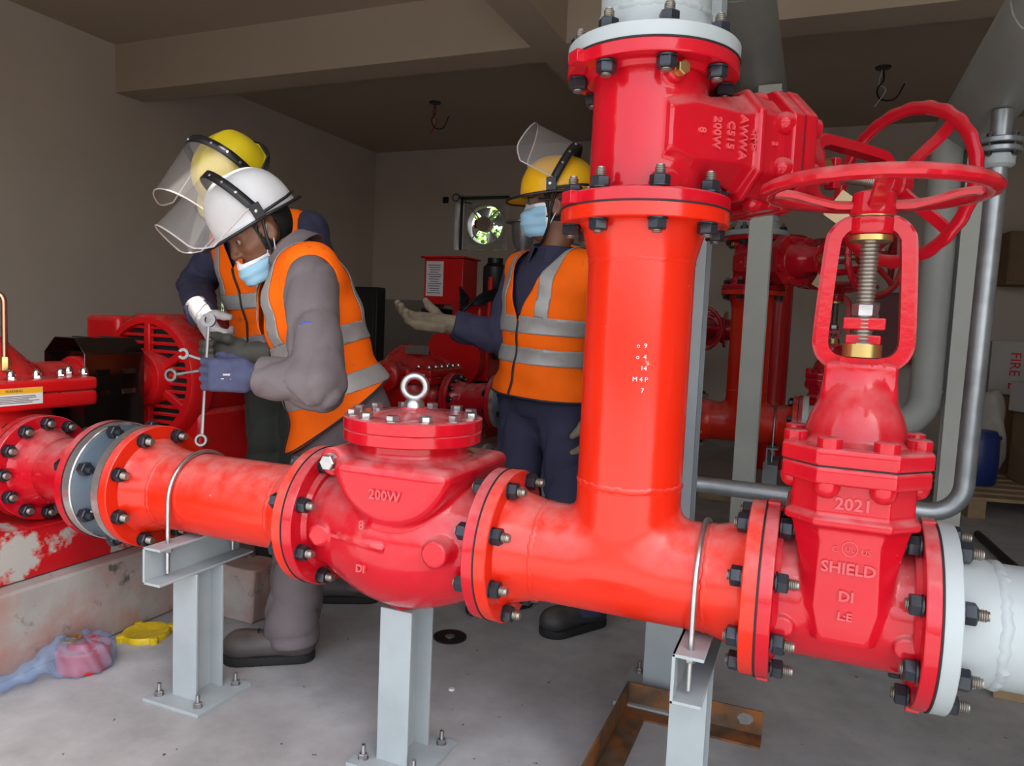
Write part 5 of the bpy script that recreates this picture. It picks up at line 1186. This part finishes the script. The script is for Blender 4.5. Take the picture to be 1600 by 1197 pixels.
    def lower(P):
        d = torso(P, 0.004); d = np.maximum(d, (P-O)@T[2]-0.10)
        for i, s in enumerate('LR'):
            e = lg(P, s, 0.006); nk = np.exp(-(np.linalg.norm(P-g[s+'kn'], axis=1)/0.16)**2); na = np.exp(-(np.linalg.norm(P-g[s+'an'], axis=1)/0.13)**2)
            e = e+folds(P, g[s+'hip'], g[s+'kn'], 40, 0.0095, 0.3+i)+folds(P, g[s+'kn'], g[s+'an'], 48, 0.0120, 1.3+i)*(0.4+nk*0.4+na*0.8)
            e = smax(e, -(P[:, 2]-g[s+'an'][2]+0.030), 0.006); d = smin(d, e, 0.03)
        return d
    V, F = sdf_mesh(upper, lo, hi, 0.0095); raw_obj(S['unames'][0], V, F, S['m_up'], root, 70)
    V, F = sdf_mesh(lower, lo, hi, 0.0095); raw_obj(S['unames'][1], V, F, S['m_lo'], root, 70)
    # collar : standing band with two points
    col = MB(); N0 = g['neck']; nd = nrm((c-HA[2]*0.05)-(g['neck']-T[2]*0.04)); CA = basis(T[1], nd); vv = []; n_ = 28
    for i in range(n_+1):
        t = PI*0.10+(2*PI-PI*0.20)*i/n_; x, y = math.sin(t), math.cos(t); pt = max(0, math.cos(t)); 
        for (r, z) in ((0.072, -0.045), (0.070, 0.004), (0.084, 0.008), (0.104+0.02*pt, -0.042-0.045*pt**2)): vv.append(N0+CA.T@np.array((r*x, r*y, z)))
    ff = [(4*i+j, 4*i+4+j, 4*i+5+j, 4*i+1+j) for i in range(n_) for j in range(3)]; o = raw_obj('collar', np.array(vv), ff, S['m_col'], root, 40); s_ = o.modifiers.new('s', 'SOLIDIFY'); s_.thickness = 0.004
    # vest
    hem = S.get('hem', -0.10)
    def vs(P):
        q = toT(P); z = q[:, 2]; d = torso(P, 0.026)-0.018*np.clip((0.15-z)/0.25, 0, 1)
        for s in 'LR': d = smin(d, s_cone(P, g[s+'hip'], g[s+'hip']*0.6+g[s+'kn']*0.4, 0.116, 0.110), 0.04)
        return d+0.0035*np.sin(q[:, 0]*38+z*9)*np.clip((0.28-z)*3, 0, 1)+0.003*np.sin(z*55+q[:, 0]*14)
    V, F = sdf_mesh(vs, lo, hi, 0.0105); q = toT(V)
    def arm_field(Vv):
        qq = toT(Vv); r = np.full(len(Vv), 1.0)
        for s, sg in (('L', 1), ('R', -1)):
            a = toT(g[s+'sh'][None])[0]; b_ = toT(g[s+'el'][None])[0]; dd = b_-a; a2 = a-dd*0.10
            cc = s_cone(qq, a+np.array((sg*0.044, 0, 0.004)), a+np.array((sg*0.058, 0, -0.115)), 0.076, 0.075); r = np.minimum(r, np.where(qq[:, 0]*sg > 0.02, cc, 1.0))
        return -r
    flds = [lambda Vv: hem-S.get('hslope', 0.0)*toT(Vv)[:, 1]-toT(Vv)[:, 2], arm_field,
            lambda Vv: 0.070-np.hypot(toT(Vv)[:, 0], toT(Vv)[:, 1]+0.01)-np.where(toT(Vv)[:, 2] < 0.36, 1, 0),
            lambda Vv: np.where(toT(Vv)[:, 1] > 0, (toT(Vv)[:, 2]-S.get('vee', 0.20))*S.get('vslope', 0.30)-np.abs(toT(Vv)[:, 0]-S.get('voff', 0.0)), -1.0)]
    for fl in flds: V, F = clip(V, F, fl)
    vo = shell('vest', V, F, m_vest, root, 0.004)
    Nn = vnormals(V, F); Vo = V+Nn*0.0062
    z_ = lambda Vv: toT(Vv)[:, 2]; x_ = lambda Vv: toT(Vv)[:, 0]
    vec = []
    for (a, b_) in S.get('bands', ((0.035, 0.085), (0.165, 0.215))):
        V1, F1 = clip(Vo, F, lambda Vv: np.maximum(a-z_(Vv), z_(Vv)-b_)); shell('reflective_band', V1, F1, m_refl, vo, 0.0015)
    top_ = S.get('bands', ((0.035, 0.085), (0.165, 0.215)))[-1][1]
    for sg in (-1, 1):
        V1, F1 = clip(Vo, F, lambda Vv: np.maximum(np.maximum(0.078-x_(Vv)*sg, x_(Vv)*sg-0.124), top_-0.002-z_(Vv)))
        if len(F1): shell('reflective_band', V1, F1, m_refl, vo, 0.0015)
    xo = lambda Vv: x_(Vv)-S.get('voff', 0.0)-0.012*np.sin(z_(Vv)*9)
    V1, F1 = clip(Vo+Nn*0.0022, F, lambda Vv: -toT(Vv)[:, 1]); V1, F1 = clip(V1, F1, lambda Vv: xo(Vv)-0.004); V1, F1 = clip(V1, F1, lambda Vv: -xo(Vv)-0.004); V1, F1 = clip(V1, F1, lambda Vv: z_(Vv)-S.get('vee', 0.2)-0.01)
    if len(F1): shell('front_piping', V1, F1, m_pip, vo, 0.002)
    V1, F1 = clip(Vo-Nn*0.001, F, lambda Vv: z_(Vv)-hem+S.get('hslope', 0.0)*toT(Vv)[:, 1]-0.007)
    if len(F1): shell('hem_piping', V1, F1, m_pip, vo, 0.002)
    # hair, eyes, brows
    Vh, Fh = sdf_mesh(head_sdf(c, HA, 0.0035), c-0.17, c+0.17, 0.0065); qh = (Vh-c)@HA.T
    V1, F1 = clip(Vh, Fh, lambda Vv: np.maximum.reduce([((Vv-c)@HA.T)[:, 1]-0.030+np.clip(((Vv-c)@HA.T)[:, 2], -1, 0)*-0.9*0-np.clip(((Vv-c)@HA.T)[:, 2]-0.02, 0, 1)*0.6, -0.055-((Vv-c)@HA.T)[:, 2]-0*Vv[:, 0], np.where((np.abs(((Vv-c)@HA.T)[:, 0]) > 0.078) & (((Vv-c)@HA.T)[:, 2] < 0.03), 1.0, -1.0)])); shell('hair', V1, F1, m_hair, bo, 0.002)
    for sx in (-1, 1):
        ec = c+HA.T@np.array((sx*0.031, 0.0775, 0.003)); e = MB(); e.lathe([(0, -0.011)]+[(0.0098*math.cos(t), 0.0098*math.sin(t)) for t in np.linspace(-1.4, 1.4, 9)]+[(0, 0.0098)], 16, axis_frame(ec, HA[1])); eo = e.build('eye', m_eye, bo)
        MB().lathe([(0, 0.0106), (0.0054, 0.0092), (0.0056, 0.0084), (0, 0.0084)], 14, axis_frame(ec, HA[1])).build('iris', m_iris, eo)
        MB().tube([c+HA.T@np.array((sx*x, y, z)) for x, y, z in ((0.012, 0.1005, 0.026), (0.028, 0.097, 0.033), (0.046, 0.082, 0.029))], [0.003, 0.0035, 0.002], 8).build('eyebrow', m_hair, bo)
    # face mask
    z0, z1 = S['mask']
    Vm, Fm = sdf_mesh(lambda P: smin(head_sdf(c, HA, 0.004)(P), s_ell((P-c)@HA.T, (0, 0.070, (z0+z1)/2), (0.050, 0.055, 0.055))-0.002, 0.012), c-0.17, c+0.17, 0.0062); 
    hx = lambda Vv: (Vv-c)@HA.T
    def pleat(Vv): return Vv
    V1, F1 = clip(Vm, Fm, lambda Vv: np.maximum.reduce([hx(Vv)[:, 2]-z1-0.018*np.exp(-(hx(Vv)[:, 0]/0.018)**2), z0-hx(Vv)[:, 2], 0.022-hx(Vv)[:, 1]+np.abs(hx(Vv)[:, 2]-(z0+z1)/2)*0.15]))
    N1 = vnormals(V1, F1); hz_ = hx(V1)[:, 2]; V1 = V1+N1*(0.0022*np.sin(hz_*190))[:, None]; mo_ = shell('face_mask', V1, F1, m_mask, root, 0.0018)
    Ve = V1+N1*0.0022; V2, F2 = clip(Ve, F1, lambda Vv: np.minimum(z1-0.010-hx(Vv)[:, 2], hx(Vv)[:, 1]-0.031)); 
    if len(F2): shell('mask_edge', V2, F2, m_mwhite, mo_, 0.001)
    for sx in (-1, 1):
        for zz, ze in ((z1-0.006, 0.012), (z0+0.012, -0.030)): MB().tube(smooth_path([c+HA.T@np.array(p) for p in ((sx*0.058, 0.032, zz), (sx*0.073, 0.012, (zz+ze)/2), (sx*0.083, -0.006, ze))], 5), 0.0016, 6).build('ear_loop', m_mwhite, mo_)
    helmet(root, c, HA if 'hroll' not in S else HA, S['m_helm'], S['beta'], stretch=S.get('stretch', 1.0), reach=S.get('reach', 0.15), vlen=S.get('vlen', 0.2))
    MB().tube(smooth_path([c+HA.T@np.array(p) for p in ((0.088, -0.010, 0.045), (0.084, 0.012, -0.02), (0.070, 0.022, -0.075), (0.036, 0.045, -0.118), (0, 0.055, -0.125))], 5), 0.005, 8).build('chin_strap', m_black, root)
    for s in 'LR':
        d, n, curl, m, cf, kw = S[s+'hand']; glove(root, g[s+'wr']+nrm(d)*0.010, d, n, s, curl, m, cf, **kw)
        shoe(root, g[s+'an']-np.array((0, 0, S['J'][s+'an'][2])), S['toe'+s], S['m_shoe'])
    return root, W0, c+W0, HA, T
FIST = (40, 78, 60)
# the bending man in the grey coverall
JA = dict(pel=(-1.025, 0.43, 0.775), neck=(-1.185, 0.345, 1.265), head=px(407, 361, 0.305), Lsh=(-1.005, 0.215, 1.165), Lel=px(500, 603, 0.09), Lwr=px(398, 588, 0.035), Rsh=(-1.275, 0.475, 1.185), Rel=px(476, 560, 0.42), Rwr=px(392, 552, 0.24),
          Lhip=(-1.010, 0.345, 0.735), Lkn=(-1.085, 0.30, 0.40), Lan=(-1.105, 0.29, 0.085), Rhip=(-1.085, 0.50, 0.735), Rkn=(-1.16, 0.62, 0.41), Ran=(-1.19, 0.80, 0.085))
_up = np.array((0, 0, 1.0)); hfA = nrm(-_r*0.80-_u*0.46-_f*0.42); huA = nrm(-_r*0.42+_u*0.80-_f*0.34)
pA, WA, hA_c, HAA, TA = person('man in grey coverall and white helmet bending over the pipe with spanners', dict(feet=(-1.14, 0.5), J=JA, front=(-0.66, -0.75, -0.2), hfront=hfA, hup=huA, m_up=m_grey, m_lo=m_grey, m_col=m_grey, unames=('coverall_top', 'coverall_legs'), m_helm=m_hwhite, beta=R_(72), reach=0.165, vlen=0.20, stretch=1.12,
    mask=(-0.130, -0.062), m_shoe=m_shoeb, toeL=(-0.85, -0.52), toeR=(-0.9, -0.4), hem=0.015, hslope=0.35, bands=((0.06, 0.115), (0.20, 0.255)), vee=0.16, vslope=0.34, girth=1.02,
    Lhand=(-_r*0.99+_u*0.04-_f*0.1, _f*1.0, FIST, m_gnavy, m_gnavy, dict(thumb=(0.75, 0.35, 0.65), tcurl=0.9, sc=1.08, infl=0.0)), Rhand=(-_r*0.95-_f*0.2-_u*0.05, -_f, FIST, m_gblk, m_gblk, dict(thumb=(0.7, 0.4, 0.6), tcurl=0.8))))
# the man behind him in the lemon helmet
JB = dict(pel=(-1.545, 0.76, 0.93), neck=(-1.605, 0.665, 1.440), head=px(372, 288, 0.50), Lsh=(-1.400, 0.700, 1.375), Lel=(-1.315, 0.725, 1.12), Lwr=px(415, 558, 0.55), Rsh=(-1.780, 0.73, 1.365), Rel=px(306, 445, 0.74), Rwr=px(316, 492, 0.45),
          Lhip=(-1.45, 0.775, 0.88), Lkn=(-1.45, 0.76, 0.48), Lan=(-1.455, 0.83, 0.085), Rhip=(-1.61, 0.76, 0.88), Rkn=(-1.585, 0.74, 0.48), Ran=(-1.595, 0.81, 0.085))
hfB = nrm(-_r*0.38-_u*0.84-_f*0.37); huB = nrm(-_r*0.24+_u*0.46-_f*0.85)
pB, WB_, hB_c, HAB, TB = person('man in lemon helmet and dark trousers standing behind the bending man', dict(feet=(-1.52, 0.72), J=JB, front=(-0.10, -0.99, 0), hfront=hfB, hup=huB, m_up=m_navy, m_lo=m_green, m_col=m_navy, unames=('shirt', 'trousers'), m_helm=m_hyel2, beta=R_(88), reach=0.165, vlen=0.20, stretch=1.05,
    mask=(-0.120, -0.018), m_shoe=m_shoe, toeL=(-0.15, -0.98), toeR=(0.0, -1.0), hem=-0.10, bands=((0.04, 0.09), (0.19, 0.245)), vee=0.33, vslope=0.5,
    Lhand=(-_r*0.9-_u*0.2-_f*0.3, -_f*0.4+_u*-0.8, (35, 50, 35), m_gtan, m_gwht, {}), Rhand=(_r*0.55-_u*0.70-_f*0.4, _f*0.5+_r*0.6, (45, 60, 40), m_gwht, m_gwht, {})))
# the pointing man in the navy coverall
JC = dict(pel=(-0.560, 1.00, 0.845), neck=(-0.535, 0.99, 1.350), head=px(870, 324, 0.96), Lsh=(-0.345, 0.965, 1.265), Lel=(-0.295, 1.00, 0.99), Lwr=px(926, 640, 0.95), Rsh=(-0.690, 1.085, 1.275), Rel=px(782, 528, 0.98), Rwr=px(703, 507, 0.88),
          Lhip=(-0.475, 0.985, 0.80), Lkn=(-0.435, 0.95, 0.44), Lan=(-0.345, 0.985, 0.085), Rhip=(-0.645, 1.03, 0.80), Rkn=(-0.640, 0.99, 0.44), Ran=(-0.650, 1.03, 0.085))
hfC = nrm((-0.97, -0.22, -0.05)); huC = nrm((-0.05, 0.0, 1.0))
pC, WC, hC_c, HAC, TC = person('masked man in yellow helmet and navy coverall pointing with a gloved hand', dict(feet=(-0.52, 1.0), J=JC, front=(-0.45, -0.89, 0), hfront=hfC, hup=huC, m_up=m_navy, m_lo=m_navy, m_col=m_navy, unames=('coverall_top', 'coverall_legs'), m_helm=m_hyel, beta=R_(118), reach=0.175, vlen=0.16, stretch=1.05,
    mask=(-0.104, 0.004), m_shoe=m_shoe, toeL=(-0.56, -0.83), toeR=(-0.6, -0.8), hem=-0.025, bands=((0.10, 0.158), (0.208, 0.268)), vee=0.24, vslope=0.42,
    Lhand=(-_u*0.95-_r*0.15, -_r*0.9+_f*0.3, (20, 25, 20), m_gtan, m_gwht, {}), Rhand=(-_r*0.98+_u*0.10-_f*0.1, _u*0.85-_f*0.5, ((14, 22, 16), (20, 26, 18), (26, 30, 20), (32, 32, 22)), m_gtan, m_gwht, dict(thumb=(0.45, 0.85, 0.15), tcurl=0.3, sc=1.2))))
# safety glasses of the pointing man
gl = MB(); c = hC_c-WC; vv = []
for i in range(13):
    t = -1.15+2.3*i/12; vv += [c+HAC.T@np.array((0.074*math.sin(t), 0.020+0.094*math.cos(t), 0.026)), c+HAC.T@np.array((0.071*math.sin(t), 0.016+0.094*math.cos(t), -0.020))]
go_ = raw_obj('safety_glasses', np.array(vv), [(2*i, 2*i+2, 2*i+3, 2*i+1) for i in range(12)], m_vis, pC)
for sx in (-1, 1): MB().tube([c+HAC.T@np.array(p) for p in ((sx*0.070, 0.055, 0.018), (sx*0.084, -0.03, 0.010))], 0.004, 8).build('temple', m_black, go_)
# worn print on the navy glove, pen in the sleeve pocket of the grey man
hw_ = np.asarray(JA['Lwr'], float)+nrm(-_r)*0.01; gc_ = [o for o in pA.children if o.name.startswith('glove')][0]
for (du, dl, w_, h_) in ((0.048, 0.004, 0.034, 0.0055), (0.040, -0.008, 0.010, 0.003), (0.066, -0.007, 0.008, 0.003), (0.030, 0.003, 0.004, 0.012)):
    pp = hw_-_r*du+_u*dl-_f*0.0275-WA; MB().box((0, 0, 0), (w_, h_, 0.0012), frame(pp, _r, _u, -_f)).build('worn_print', m_gwht, gc_)
am = np.asarray(JA['Lsh'])*0.56+np.asarray(JA['Lel'])*0.44-WA; m_pen = mat('blue_pen_plastic', (0.02, 0.07, 0.42), 0.35)
pk = MB().box((0, 0, 0), (0.052, 0.062, 0.004), frame(am-_f*0.0800-_u*0.030+_r*0.004, _r, _u, -_f)).build('sleeve_pocket', m_grey, pA, 0.002)
for k in range(3): MB().box((-0.012+0.009*k, 0.032, 0.001), (0.007, 0.014, 0.006), frame(am-_f*0.0800-_u*0.030+_r*0.004, _r, _u, -_f)).build('pen', m_pen, pk, 0.001)
# ------------------------------------------------------------------ spanners
def spanner(p0, p1, label, ring=0.016, open_=True, w=0.011):
    p0 = np.asarray(p0, float); p1 = np.asarray(p1, float); d = nrm(p1-p0); L = np.linalg.norm(p1-p0); t = thing('spanner', label, 'spanner', tuple(p0)); y = nrm(_f-d*_f.dot(d)); x = np.cross(y, d); M = frame((0, 0, 0), x, y, d)
    MB().tube([(0, 0, ring*0.9), (0, 0, L*0.5), (0, 0, L-0.012)], [w*0.5, w*0.36, w*0.5], 10, M @ Matrix.Diagonal((1, 0.6, 1, 1))).build('shank', m_tool, t)
    MB().ring(ring*0.62, ring, -0.006, 0.006, 28, M @ frame((0, 0, 0), (1, 0, 0), (0, 0, 1), (0, -1, 0)), 0.001).build('ring_end', m_tool, t)
    if open_:
        r = ring*1.15; poly = [(r*math.cos(a), r*math.sin(a)) for a in np.linspace(R_(120), R_(420), 16)]+[(r*0.5*math.cos(a), r*0.5*math.sin(a)) for a in np.linspace(R_(60), R_(-240), 10)]
        MB().prism(poly, -0.0045, 0.0045, M @ frame((0, 0, L), (1, 0, 0), (0, 0, 1), (0, -1, 0)) @ Matrix.Rotation(R_(15), 4, 'Z')).build('open_jaw', m_tool, t)
    return t
spanner(px(315, 688, 0.03), px(326, 500, 0.085), 'long steel ring spanner held upright in the navy glove', 0.018)
spanner(px(345, 572, 0.10), px(287, 553, 0.06), 'open-jaw steel spanner sticking out above the navy glove', 0.014)
spanner(px(268, 586, 0.02), px(330, 576, 0.045), 'ring spanner with a socket sticking out left of the navy glove', 0.019, False)
